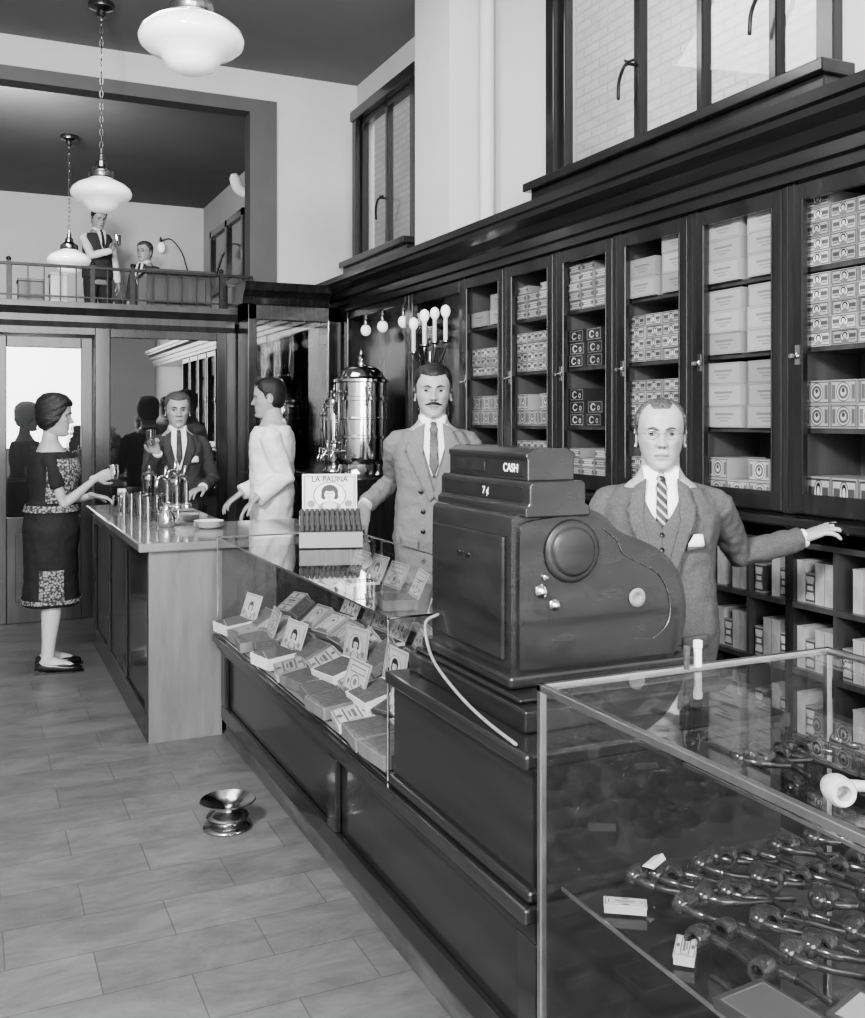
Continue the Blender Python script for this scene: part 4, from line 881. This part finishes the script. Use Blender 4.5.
def person(label,loc,rz,H,outfit,RW=None,LW=None,Rd=None,Ld=None,Rn=None,Ln=None,Rcurl=.35,Lcurl=.35,headyaw=0,headpitch=0,hair='short',hairmat=None,suit=None,stache=False,tie=None,seated=False,female=False,vox=.008,hv=.0028,lean=0,Rpole=None,Lpole=None,width=1.0,headscale=1.0,db=False,vest=False,spreadL=.1,glasses=False,disp=.014,srad=.052):
    k=H/1.71; hairmat=hairmat or HAIRD
    Ri=Matrix.Rotation(-rz,3,'Z'); base=Vector(loc)
    def tl(p): return Ri@(Vector(p)-base)
    def dl(v): return Ri@Vector(v)
    dz=-.42*k if seated else 0
    R=TRF if female else TR
    def V3(x,y,z): return Vector((x*k*width,y*k,z*k+dz))
    LN=Matrix.Translation((0,0,.9*k+dz))@Matrix.Rotation(lean,4,'X')@Matrix.Translation((0,0,-.9*k-dz))
    sx=.150 if female else .178; sz=1.30 if female else 1.338
    ShR=LN@V3(-sx,.005,sz); ShL=LN@V3(sx,.005,sz)
    L1=.285*k; L2=.255*k
    WR=tl(RW) if RW else LN@V3(-.235,-.07,.80); WL=tl(LW) if LW else LN@V3(.235,-.07,.80)
    eR,WR=ik(ShR,WR,L1,L2,dl(Rpole) if Rpole else Vector((-.4,.5,-.7))); eL,WL=ik(ShL,WL,L1,L2,dl(Lpole) if Lpole else Vector((.4,.5,-.7)))
    legs=[]
    for s in (-1,1):
        hip=V3(.085*s,0,.88)
        if seated: kn=V3(.10*s,-.42,.90); an=Vector((kn.x,kn.y+.02,.09*k)); 
        else: kn=Vector((.095*s*k,-.01,.48*k)); an=Vector((.10*s*k,.02*k,.09*k))
        legs.append((s,hip,kn,an))
    g=G()
    i0=len(g.v); g.loft([(z*k+dz,0,cy*k,a*k*width,b*k) for z,a,b,cy in R],28)
    g.xf(LN,i0)
    for Sh,E,W in ((ShR,eR,WR),(ShL,eL,WL)):
        mid=LN@V3(0,.01,1.375 if not female else 1.33)
        g.tube([mid.lerp(Sh,.3),mid.lerp(Sh,.7),Sh],[.042*k,.045*k,.044*k],14)
        af=.82 if female else .90
        g.tube([Sh,Sh.lerp(E,.35),Sh.lerp(E,.8),E,E.lerp(W,.25),E.lerp(W,.7),W],[.048*k*af,.044*k*af,.039*k*af,.037*k*af,.039*k*af,.030*k*af,.025*k*af],14)
    for s,hip,kn,an in legs:
        g.tube([hip,hip.lerp(kn,.4),hip.lerp(kn,.85),kn,kn.lerp(an,.3),kn.lerp(an,.75),an],[.082*k,.075*k,.056*k,.052*k,.054*k,.036*k,.032*k],14)
        g.tube([an+Vector((0,.03*k,-.035*k)),an+Vector((0,-.06*k,-.05*k)),an+Vector((s*.01,-.15*k,-.062*k))],[.032*k,.034*k,.024*k],12)
    body=remesh(g,vox,3)
    for side,E,W,dd,nn,cu in ((1,eR,WR,Rd,Rn,Rcurl),(-1,eL,WL,Ld,Ln,Lcurl)):
        d=dl(dd) if dd else (W-E).normalized(); n=dl(nn) if nn else Vector((1*side,.2,0))
        hs=-1 if side==1 else 1
        hg=hand_geo(W,d,n,hs*1.0,cu,k*(.9 if female else 1.02),spread=spreadL if side==-1 else .08)
        body.merge(remesh(hg,hv,1))
    sh=.262/.24*k*headscale*(.97 if female else 1)
    ho=LN@V3(0,-.012,1.448)
    HM=Matrix.Translation(ho)@Matrix.Rotation(headyaw,4,'Z')@Matrix.Translation((0,0,.05*sh))@Matrix.Rotation(headpitch,4,'X')@Matrix.Translation((0,0,-.05*sh))@Matrix.Scale(sh,4)
    hg=G(); hg.add([HM@Vector(p) for p in HV],HF)
    for i,t in enumerate(HT):
        if t<.999: hg.t[i]=t
    for s in (-1,1):
        st=len(hg.v); 
        hg.ell((0,0,0),(.005,.015,.026),14,10); pts=[(0.004*s,.017*math.cos(q),.029*math.sin(q)) for q in np.linspace(-1.9,2.6,12)]
        hg.tube(pts,.0042,8); hg.ell((.002*s,-.002,-.025),(.005,.008,.008),10,8)
        hg.xf(HM@Matrix.Translation((.0755*s,.012,.112))@Matrix.Rotation(s*.22,4,'Z')@Matrix.Rotation(-.12,4,'X'),st)
    body.merge(hg)
    me=body.mesh('person'); me.materials.append(SKIN); me.shade_smooth()
    ca=me.color_attributes.new('tone','FLOAT_COLOR','POINT'); arr=np.ones(len(me.vertices)*4,dtype=np.float32)
    for i,t in body.t.items(): arr[i*4:i*4+3]=t
    ca.data.foreach_set('color',arr)
    P=D.objects.new('person',me); COL.objects.link(P); P.location=loc; P.rotation_euler=(0,0,rz); P['label']=label; P['category']='person'; org[P.name]=(0,0,0)
    for s in (-1,1):
        g=G(); g.ell((0,0,0),(.0130,.0122,.0066),20,14); 
        c0=Vector((.0305*s,-.0575,.1228))
        g.m=[1 if sum((Vector(g.v[q]) for q in f),Vector())[1]/len(f)<-.0100 and abs(sum(g.v[q][0] for q in f)/len(f))<.0060 else 0 for f in g.f]
        g.xf(HM@Matrix.Translation(c0))
        g.cur=1; g.tube([HM@Vector((.0305*s+dx,-.0685+abs(dx)*.22+ (abs(dx)>.012)*.002,.1280-dx*dx*30)) for dx in (-.015,-.010,-.004,.004,.010,.015)],.0015*sh,6)
        g.obj('eye',[EYEW,EYEB],parent=P,smooth=180)
        g=G(); g.tube([HM@Vector((s*xx,yy,zz)) for xx,yy,zz in ((.013,-.0905,.139),(.022,-.0900,.1435),(.032,-.087,.1455),(.044,-.079,.142))],[.0024*sh,.0038*sh,.0032*sh,.0014*sh],8); g.obj('eyebrow',HAIRD if hair!='thin' else HAIRG,parent=P,smooth=60)
    if glasses:
        g=G()
        for s in (-1,1):
            pts=[HM@Vector((.031*s+.0180*math.cos(q),-.0925+.006*(1+s*math.cos(q))*.5,.1225+.0150*math.sin(q))) for q in np.linspace(0,2*math.pi,25)]
            g.tube(pts,.0006*sh,6,cap=False)
            g.tube([HM@Vector((s*.0495,-.087,.126)),HM@Vector((s*.074,-.06,.127)),HM@Vector((s*.080,.005,.125))],.0006*sh,6)
        g.tube([HM@Vector((-.0125,-.0925,.126)),HM@Vector((0,-.0975,.129)),HM@Vector((.0125,-.0925,.126))],.0007*sh,6)
        g.obj('eyeglasses',BRASS,parent=P,smooth=60)
    if stache:
        g=G()
        for s in (-1,1): g.tube([HM@Vector((s*xx,yy,zz)) for xx,yy,zz in ((.001,-.0970,.071),(.010,-.0970,.0700),(.020,-.0935,.067),(.030,-.085,.064),(.037,-.076,.065))],[.0055*sh,.006*sh,.0045*sh,.003*sh,.0012*sh],8)
        g.obj('mustache',hairmat,parent=P,smooth=60)
    hv_=[];off={'short':.008,'thin':.004,'bob':.014}[hair]
    keep=[]
    for (x,y,z) in HV:
        a=math.atan2(abs(x),-y); hl=hairline(a,hair); dlt=z-hl
        keep.append(dlt>0)
        o=off*min(1,max(dlt,0)/.02+.2); l=math.sqrt(x*x+y*y)+1e-6
        if hair=='bob' and z<.10: o*=1.5
        if hair=='bob': o+=.0015*math.sin(a*9+z*160)
        if hair=='thin' and a>1.1 and z<.19: o+=.004
        up=max(0,(z-.17)/.07)
        hv_.append((x+x/l*o,y+y/l*o,z+o*up*.9))
    g=G(); fs=[f for f in HF[:-1] if sum(keep[i] for i in f)>=3]
    fs.append(HF[-1])
    g.add([HM@Vector(p) for p in hv_],fs)
    used_=sorted({i for f in g.f for i in f}); mp={o:i for i,o in enumerate(used_)}
    g.v=[g.v[i] for i in used_]; g.f=[tuple(mp[i] for i in f) for f in g.f]
    ho_=g.obj('hair',hairmat,parent=P,smooth=180,recalc=False)
    m=ho_.modifiers.new('Solidify','SOLIDIFY'); m.thickness=off*.9*sh; m.offset=-1
    suit=suit or SUIT1
    def garment(name,mat,infl,hemz,flare,sl,srad,disp=.010,topz=1.40,vx=None,sleeves=True,ds=.05):
        g=G()
        rr=[(hemz*k+dz,0,0,(flare+.0)*k*width,(flare*.74)*k)]
        for z,a,b,cy in R:
            if z<=hemz+.03 or z>topz+.001: continue
            rr.append((z*k+dz,0,cy*k,(a+infl)*k*width,(b+infl*.85)*k))
        g.loft(rr,36); tg=G(); tg.loft(rr,48)
        g.xf(LN); tg.xf(LN)
        if sleeves:
            for Sh,E,W in ((ShR,eR,WR),(ShL,eL,WL)):
                mid=LN@V3(0,.01,1.395 if not female else 1.33)
                g.tube([mid.lerp(Sh,.3),mid.lerp(Sh,.75),Sh],[.046*k,.050*k,.052*k],16)
                pts=[Sh,Sh.lerp(E,.35),Sh.lerp(E,.8),E,E.lerp(W,.3),E.lerp(W,.7),E.lerp(W,.97)]; rd=[srad*1.06,srad*1.05,srad*1.0,srad*.99,srad*.95,srad*.88,srad*.84]
                if sl<1: pts=[Sh,Sh.lerp(E,.3),Sh.lerp(E,.62)]; rd=[srad,srad*.95,srad*.95]
                g.tube(pts,[r_*k for r_ in rd],16,cap=False)
        rm=remesh(g,vx or vox,2,disp*k,ds)
        bv=BVHTree.FromPolygons([Vector(v) for v in tg.v],tg.f)
        return rm.obj(name,mat,parent=P,smooth=180,recalc=False),bv
    def collar(zc,ra,mat,name,r=.012,half=2.45):
        g=G(); pts=[]
        for q in np.linspace(-half,half,17):
            pts.append(LN@Vector((math.sin(q)*ra*k,math.cos(q)*ra*.98*k+.008*k,(zc-.018*(1-math.cos(q)))*k+dz)))
        g.tube(pts,[( .020*k,r*k*.6)]*17,10,ref=(0,0,1)); g.obj(name,mat,parent=P,smooth=60)
    def pl(pts): return [(x*k,z*k+dz) for x,z in pts]
    def mir(pts): return [(-x,z) for x,z in reversed(pts)]
    def btn(bv,lst,o,r=.011):
        for bx,bz in lst:
            h=bv.ray_cast(Vector((bx*k,-1,bz*k+dz)),Vector((0,1,0)))
            if h[0]: G().lathe((h[0].x,h[0].y-o,h[0].z),[(r,.004),(r,-.003),(r*.7,-.005),(.001,-.004)],14,'y').obj('button',SHOE,parent=P,smooth=50)
    if outfit in('suit','vest'):
        if outfit=='suit':
            jk,bv=garment('jacket',suit,.022,.70,.200,1,srad,disp=disp)
            vz=1.12 if not db else 1.16
            decal(bv,pl([(-.064,1.425),(.064,1.425),(.052,1.33),(.010,vz+.03),(-.010,vz+.03),(-.052,1.33)]),.006,.003,'shirt_front',WHITE,P)
            decal(bv,pl([(-.013,1.427),(.013,1.427),(.016,1.402),(.022,1.24),(.0,1.18),(-.022,1.24),(-.016,1.402)]),.011,.005,'tie',tie or TIED,P)
            if vest:
                decal(bv,pl([(-.068,1.38),(-.035,1.315),(0,1.265),(0,1.02),(-.03,1.02),(-.06,1.13)]),.019,.004,'waistcoat',suit,P)
                decal(bv,pl([(0,1.265),(.035,1.315),(.068,1.38),(.06,1.13),(.03,1.02),(0,1.02)]),.018,.004,'waistcoat',suit,P)
                btn(bv,[(.0,1.245),(.0,1.195),(.0,1.145)],.024,.007)
            lo=.022 if vest else .013
            if db: lp=[(.040,1.432),(.085,1.405),(.118,1.335),(.106,1.308),(.130,1.302),(.02,1.075),(-.005,1.10),(.05,1.29)]
            else: lp=[(.050,1.432),(.088,1.405),(.108,1.34),(.096,1.32),(.114,1.31),(.022,1.05),(.004,1.07),(.060,1.29)]
            decal(bv,pl(lp),lo,.005,'lapel',suit,P); decal(bv,pl(mir(lp)),lo,.005,'lapel',suit,P)
            btn(bv,[(.05,1.03),(.05,.94),(-.05,1.03),(-.05,.94),(.06,1.12),(-.06,1.12)] if db else [(.0,1.02),(.0,.93)],.011)
            decal(bv,pl([(.085,1.215),(.105,1.245),(.118,1.222),(.132,1.247),(.138,1.21),(.136,1.205),(.085,1.205)]),.013,.005,'pocket_square',WHITE,P)
            decal(bv,pl([(.08,1.19),(.145,1.20),(.145,1.213),(.08,1.205)]),.012,.004,'breast_pocket',suit,P)
            for s in (-1,1): decal(bv,pl([(s*.07,.90),(s*.15,.91),(s*.15,.865),(s*.07,.855)]),.010,.005,'pocket_flap',suit,P)
            collar(1.428,.079,suit,'jacket_collar',.013)
        else:
            jk,bv=garment('shirt',WHITE,.012,.85,.180,1,.050)
            vb,bv2=garment('waistcoat',SUIT3,.026,.84,.185,0,.06,topz=1.40,sleeves=False)
            decal(bv2,pl([(-.06,1.41),(.06,1.41),(.03,1.25),(0,1.18),(-.03,1.25)]),.004,.003,'shirt_front',WHITE,P)
            decal(bv2,pl([(-.012,1.41),(.012,1.41),(.02,1.24),(.0,1.20),(-.02,1.24)]),.010,.005,'tie',TIED,P)
        g=G(); g.loft([(1.41*k+dz,0,.006*k,.072*k,.074*k),(1.435*k+dz,0,.006*k,.071*k,.073*k),(1.470*k+dz,0,.004*k,.066*k,.068*k)],28); g.xf(LN); g.obj('shirt_collar',WHITE,parent=P,smooth=50)
        for s in (-1,1):
            g=G(); a=[(s*.004,-.070,1.456),(s*.056,-.052,1.463),(s*.050,-.094,1.408),(s*.030,-.110,1.394)]
            pv=[LN@V3(x,y,z) for x,y,z in a]; g.add(pv,[(0,1,2,3)]); o=g.obj('collar_point',WHITE,parent=P,recalc=False); m=o.modifiers.new('Solidify','SOLIDIFY'); m.thickness=.004; m.offset=0
        g=G(); g.ell(LN@V3(0,-.090,1.422),(.015*k,.013*k,.017*k),14,10); g.obj('tie_knot',tie or TIED,parent=P,smooth=180)
        for E,W in ((eR,WR),(eL,WL)):
            dd=(W-E).normalized(); g=G(); g.tube([W-dd*.05*k,W+dd*.008*k],[.034*k,.034*k],18,cap=False); g.obj('shirt_cuff',WHITE,parent=P,smooth=50)
    if outfit=='coat':
        jk,bv=garment('work_coat',WHITE,.030,.70,.215,1,.062,disp=.022,ds=.09)
        collar(1.425,.076,WHITE,'coat_collar',.014)
        g=G(); g.loft([(1.03*k,0,0,.184*k,.139*k),(1.055*k,0,0,.182*k,.137*k)],36); g.obj('apron_tie',WHITE,parent=P,smooth=50)
    if not female:
        g=G()
        for s,hip,kn,an in legs:
            g.tube([hip+Vector((0,0,.03)),hip.lerp(kn,.4),kn,kn.lerp(an,.5),an+Vector((0,0,-.03*k))],[.094*k,.090*k,.070*k,.064*k,.062*k],16,cap=False)
        g.loft([(.82*k+dz,0,0,.17*k,.12*k),(.97*k+dz,0,0,.168*k,.122*k)],24)
        remesh(g,.012,2,.006).obj('trousers',(suit if outfit=='suit' else (TROUS if outfit=='vest' else WHITE)),parent=P,smooth=180,recalc=False)
    if female:
        g=G(); rr=[(.41*k,0,0,.205*k,.170*k),(.55*k,0,0,.200*k,.160*k)]
        for z,a,b,cy in R:
            if z<.75 or z>1.36: continue
            inf=.045 if z<1.0 else .026
            rr.append((z*k,0,cy*k,(a+inf)*k,(b+inf)*k))
        g.loft(rr,36); g.xf(LN); tg=G(); tg.loft(rr,48); tg.xf(LN)
        for Sh,E in ((ShR,eR),(ShL,eL)):
            mid=LN@V3(0,.0,1.32); g.tube([mid.lerp(Sh,.3),Sh,Sh.lerp(E,.3),Sh.lerp(E,.6)],[.05*k,.055*k,.053*k,.052*k],16,cap=False)
        remesh(g,.009,2,.014,.07).obj('dress',DRESS,parent=P,smooth=180,recalc=False)
        def wrap(z0,z1,a0,a1,off,mat,name,n=8):
            g=G(); vs=[];N=26
            zr=np.array([r_[0] for r_ in rr]); aa=np.array([r_[3] for r_ in rr]); bb=np.array([r_[4] for r_ in rr]); cc=np.array([r_[2] for r_ in rr])
            for i in range(n+1):
                z=(z0+(z1-z0)*i/n)*k; a=np.interp(z,zr,aa)+off; b=np.interp(z,zr,bb)+off; cy=np.interp(z,zr,cc)
                for j in range(N+1):
                    q=a0+(a1-a0)*j/N; sx_=math.sin(q); cs=-math.cos(q)
                    vs.append(LN@Vector((a*math.copysign(abs(sx_)**.85,sx_),cy+b*math.copysign(abs(cs)**.85,cs),z)))
            fs=[(i*(N+1)+j,i*(N+1)+j+1,(i+1)*(N+1)+j+1,(i+1)*(N+1)+j) for i in range(n) for j in range(N)]
            g.add(vs,fs); o=g.obj(name,mat,parent=P,smooth=60,recalc=False); m=o.modifiers.new('Solidify','SOLIDIFY'); m.thickness=.004; m.offset=0
        wrap(1.04,1.31,-1.75,1.75,.013,PRINT,'smock_bib'); wrap(.985,1.025,-3.1,3.1,.014,PRINT,'waist_sash'); wrap(.43,.455,-3.1,3.1,.012,PRINT,'hem_band'); wrap(.455,.64,-1.9,-1.2,.013,PRINT,'smock_pocket'); wrap(.455,.64,1.2,1.9,.013,PRINT,'smock_pocket')
        for s,hip,kn,an in legs:
            g=G(); g.tube([kn+Vector((0,0,.05)),kn.lerp(an,.3),kn.lerp(an,.75),an,an+Vector((0,0,-.03))],[.058*k,.059*k,.041*k,.037*k,.038*k],16); g.tube([an+Vector((0,.01,-.01)),an+Vector((0,-.06*k,-.04*k)),an+Vector((s*.01,-.13*k,-.055*k))],[.036*k,.037*k,.028*k],12); g.obj('stocking',STOCK,parent=P,smooth=60)
    for s,hip,kn,an in legs:
        g=G(); g.tube([an+Vector((0,.045*k,-.052*k)),an+Vector((0,-.02*k,-.050*k)),an+Vector((s*.008,-.10*k,-.058*k)),an+Vector((s*.012,-.185*k,-.066*k))],[(.034*k,.037*k),(.038*k,.036*k),(.042*k,.030*k),(.030*k,.018*k)],16,ref=(1,0,0))
        g.box(an.x-.028*k,an.x+.028*k,an.y+.01*k,an.y+.075*k,0,.03*k)
        g.prism([(an.x-.030*k,an.y+.06*k),(an.x+.030*k,an.y+.06*k),(an.x+.044*k,an.y-.12*k),(an.x+.02*k,an.y-.21*k),(an.x-.02*k,an.y-.21*k),(an.x-.044*k,an.y-.12*k)],'z',.0,.012*k)
        g.obj('shoe',SHOE,parent=P,smooth=50)
    bpy.context.view_layer.update()
    return P
person('balding person in gray tweed three-piece suit resting hand on ledge',(2.02,2.62,0),-.62,1.575,'suit',
  LW=(2.555,2.545,1.10),Ld=(.48,-.62,.38),Ln=(.40,-.05,-.7),Lcurl=[.50,.42,.40,.46],spreadL=.20,Lpole=(.1,.5,-.8),
  hair='thin',hairmat=HAIRG,suit=SUIT1,tie=TIES,vest=True,headyaw=.02,vox=.006,hv=.0022,width=1.08,headscale=.97,glasses=True)
person('mustached person in pale double-breasted suit standing behind the case',(2.04,4.41,0),-.40,1.775,'suit',
  RW=(1.745,4.56,1.085),Rd=(-.30,-.15,-.85),Rn=(.4,.7,0),Rcurl=.35,Rpole=(.6,.8,-.3),
  hair='short',hairmat=HAIRD,suit=SUIT2,tie=TIEG,stache=True,db=True,vox=.007,headscale=.97)
person('person in white work coat seen from the side behind bar',(1.84,6.56,0),math.radians(-112),1.79,'coat',
  LW=(1.66,6.30,.99),RW=(1.66,6.70,1.0),Ld=(-.6,.15,-.6),Rd=(-.7,0,-.5),Ln=(0,0,-1),Rn=(0,0,-1),Lpole=(.9,.2,-.5),Rpole=(.8,.3,-.5),hair='short',headpitch=.08,vox=.009,hv=.004,headscale=.97)
person('person in charcoal suit lifting a glass behind the bar',(1.36,7.34,0),-.10,1.70,'suit',
  RW=(1.17,7.06,1.27),Rd=(-.35,-.15,.75),Rn=(.2,-1,0),Rcurl=1.0,Rpole=(-.2,.1,-1),LW=(1.50,7.14,1.02),Ld=(-.7,-.5,-.2),Ln=(0,0,-1),hair='short',hairmat=HAIRG,suit=SUIT3,tie=TIED,vox=.009,hv=.004,headpitch=.05)
person('person in black dress with printed smock standing at bar',(.44,6.42,0),math.radians(86),1.66,'dress',
  RW=(.685,6.30,1.15),Rd=(.85,.1,.25),Rn=(.1,1,0),Rcurl=.9,LW=(.70,6.53,1.03),Ld=(.8,0,-.2),Ln=(0,0,-1),Rpole=(-.3,-.1,-.9),Lpole=(-.5,.2,-.8),hair='bob',female=True,headpitch=.12,headyaw=-.12,vox=.008,hv=.0035)
person('person in dark waistcoat and white sleeves holding a mug upstairs',(1.42,12.9,2.4),.35,1.70,'vest',RW=(1.55,12.62,3.55),Rcurl=.7,Rd=(.3,-.3,.7),Rn=(.5,-.8,0),Rpole=(-.6,0,-.8),vox=.012,hv=.006,headpitch=.25)
person('seated person in dark suit behind the balcony railing',(1.93,12.5,2.4),-.8,1.68,'suit',suit=SUIT3,seated=True,hairmat=HAIRG,vox=.012,hv=.006,glasses=True)
t=thing('chair',(1.93,12.5,2.4),'plain dark wooden side chair on the balcony','chair',rz=-.8,local=True)
G().box(-.2,.2,-.2,.2,.33,.36).obj('seat',WOOD,parent=t,bevel=.01)
for x in (-.18,.18):
    B((x-.015,x+.015,-.18,-.15,0,.33)).obj('leg',WOOD,parent=t); B((x-.015,x+.015,.22,.25,0,.85)).obj('leg',WOOD,parent=t)
B((-.18,.18,.225,.245,.65,.83)).obj('backrest',WOOD,parent=t)
def mug(x,y,z,r,h,mat,lab,name='mug',cat='mug'):
    t=thing(name,(x,y,z),lab,cat)
    G().lathe((x,y,0),[(r*.85,z),(r,z+.01),(r,z+h),(r*.9,z+h),(r*.85,z+.012),(.001,z+.012)],24).obj('cup_body',mat,parent=t,smooth=40)
    g=G(); g.tube([(x,y-r*.95,z+h*.8),(x,y-r*1.6,z+h*.75),(x,y-r*1.7,z+h*.4),(x,y-r*.95,z+h*.25)],r*.13,8); g.obj('handle',mat,parent=t,smooth=60)
mug(.79,6.35,1.140,.035,.085,CHROME,'metal mug held in the hand over bar')
tumbler(1.115,6.985,1.325,.032,.11,'glass tumbler raised in the hand',grp='glass held in hand')
mug(1.60,12.52,3.6,.05,.12,CHROME,'metal mug held upstairs')

# ---------------------------------------------------------------- lights and camera
def area(name,loc,target,size,power,sy=None):
    l=D.lights.new(name,'AREA'); l.energy=power; l.size=size
    if sy: l.shape='RECTANGLE'; l.size_y=sy
    o=D.objects.new(name,l); COL.objects.link(o); o.location=loc; o.rotation_euler=(Vector(target)-Vector(loc)).to_track_quat('-Z','Y').to_euler(); return o
area('storefront_daylight',(.4,-2.6,2.3),(1.3,5,1.3),3.4,400,2.6)
area('flash_light',(-1.1,.6,3.2),(1.9,4.6,1.3),.6,330)
area('ceiling_bounce',(.6,5.6,4.35),(1.0,5.8,0),1.6,70)
area('mezzanine_light',(.2,9.2,3.9),(1.2,13.5,2.9),.8,95)
area('alley_daylight',(3.9,4.6,6.8),(4.5,5.0,3.0),2.5,900,8)
area('storeroom_light',(.3,9.2,2.1),(.4,9.6,1.2),.5,12)
w=D.worlds.new('World'); bpy.context.scene.world=w; w.use_nodes=True; w.node_tree.nodes['Background'].inputs[0].default_value=(.9,.9,.9,1); w.node_tree.nodes['Background'].inputs[1].default_value=.7
cam=D.cameras.new('Camera'); co=D.objects.new('Camera',cam); COL.objects.link(co); bpy.context.scene.camera=co
co.location=(0,0,1.5); co.rotation_euler=(math.pi/2,0,-math.radians(24.8)); cam.lens=1000/1018*36; cam.sensor_width=36; cam.sensor_fit='AUTO'; cam.shift_y=-(509-420)/1018; cam.clip_start=.02
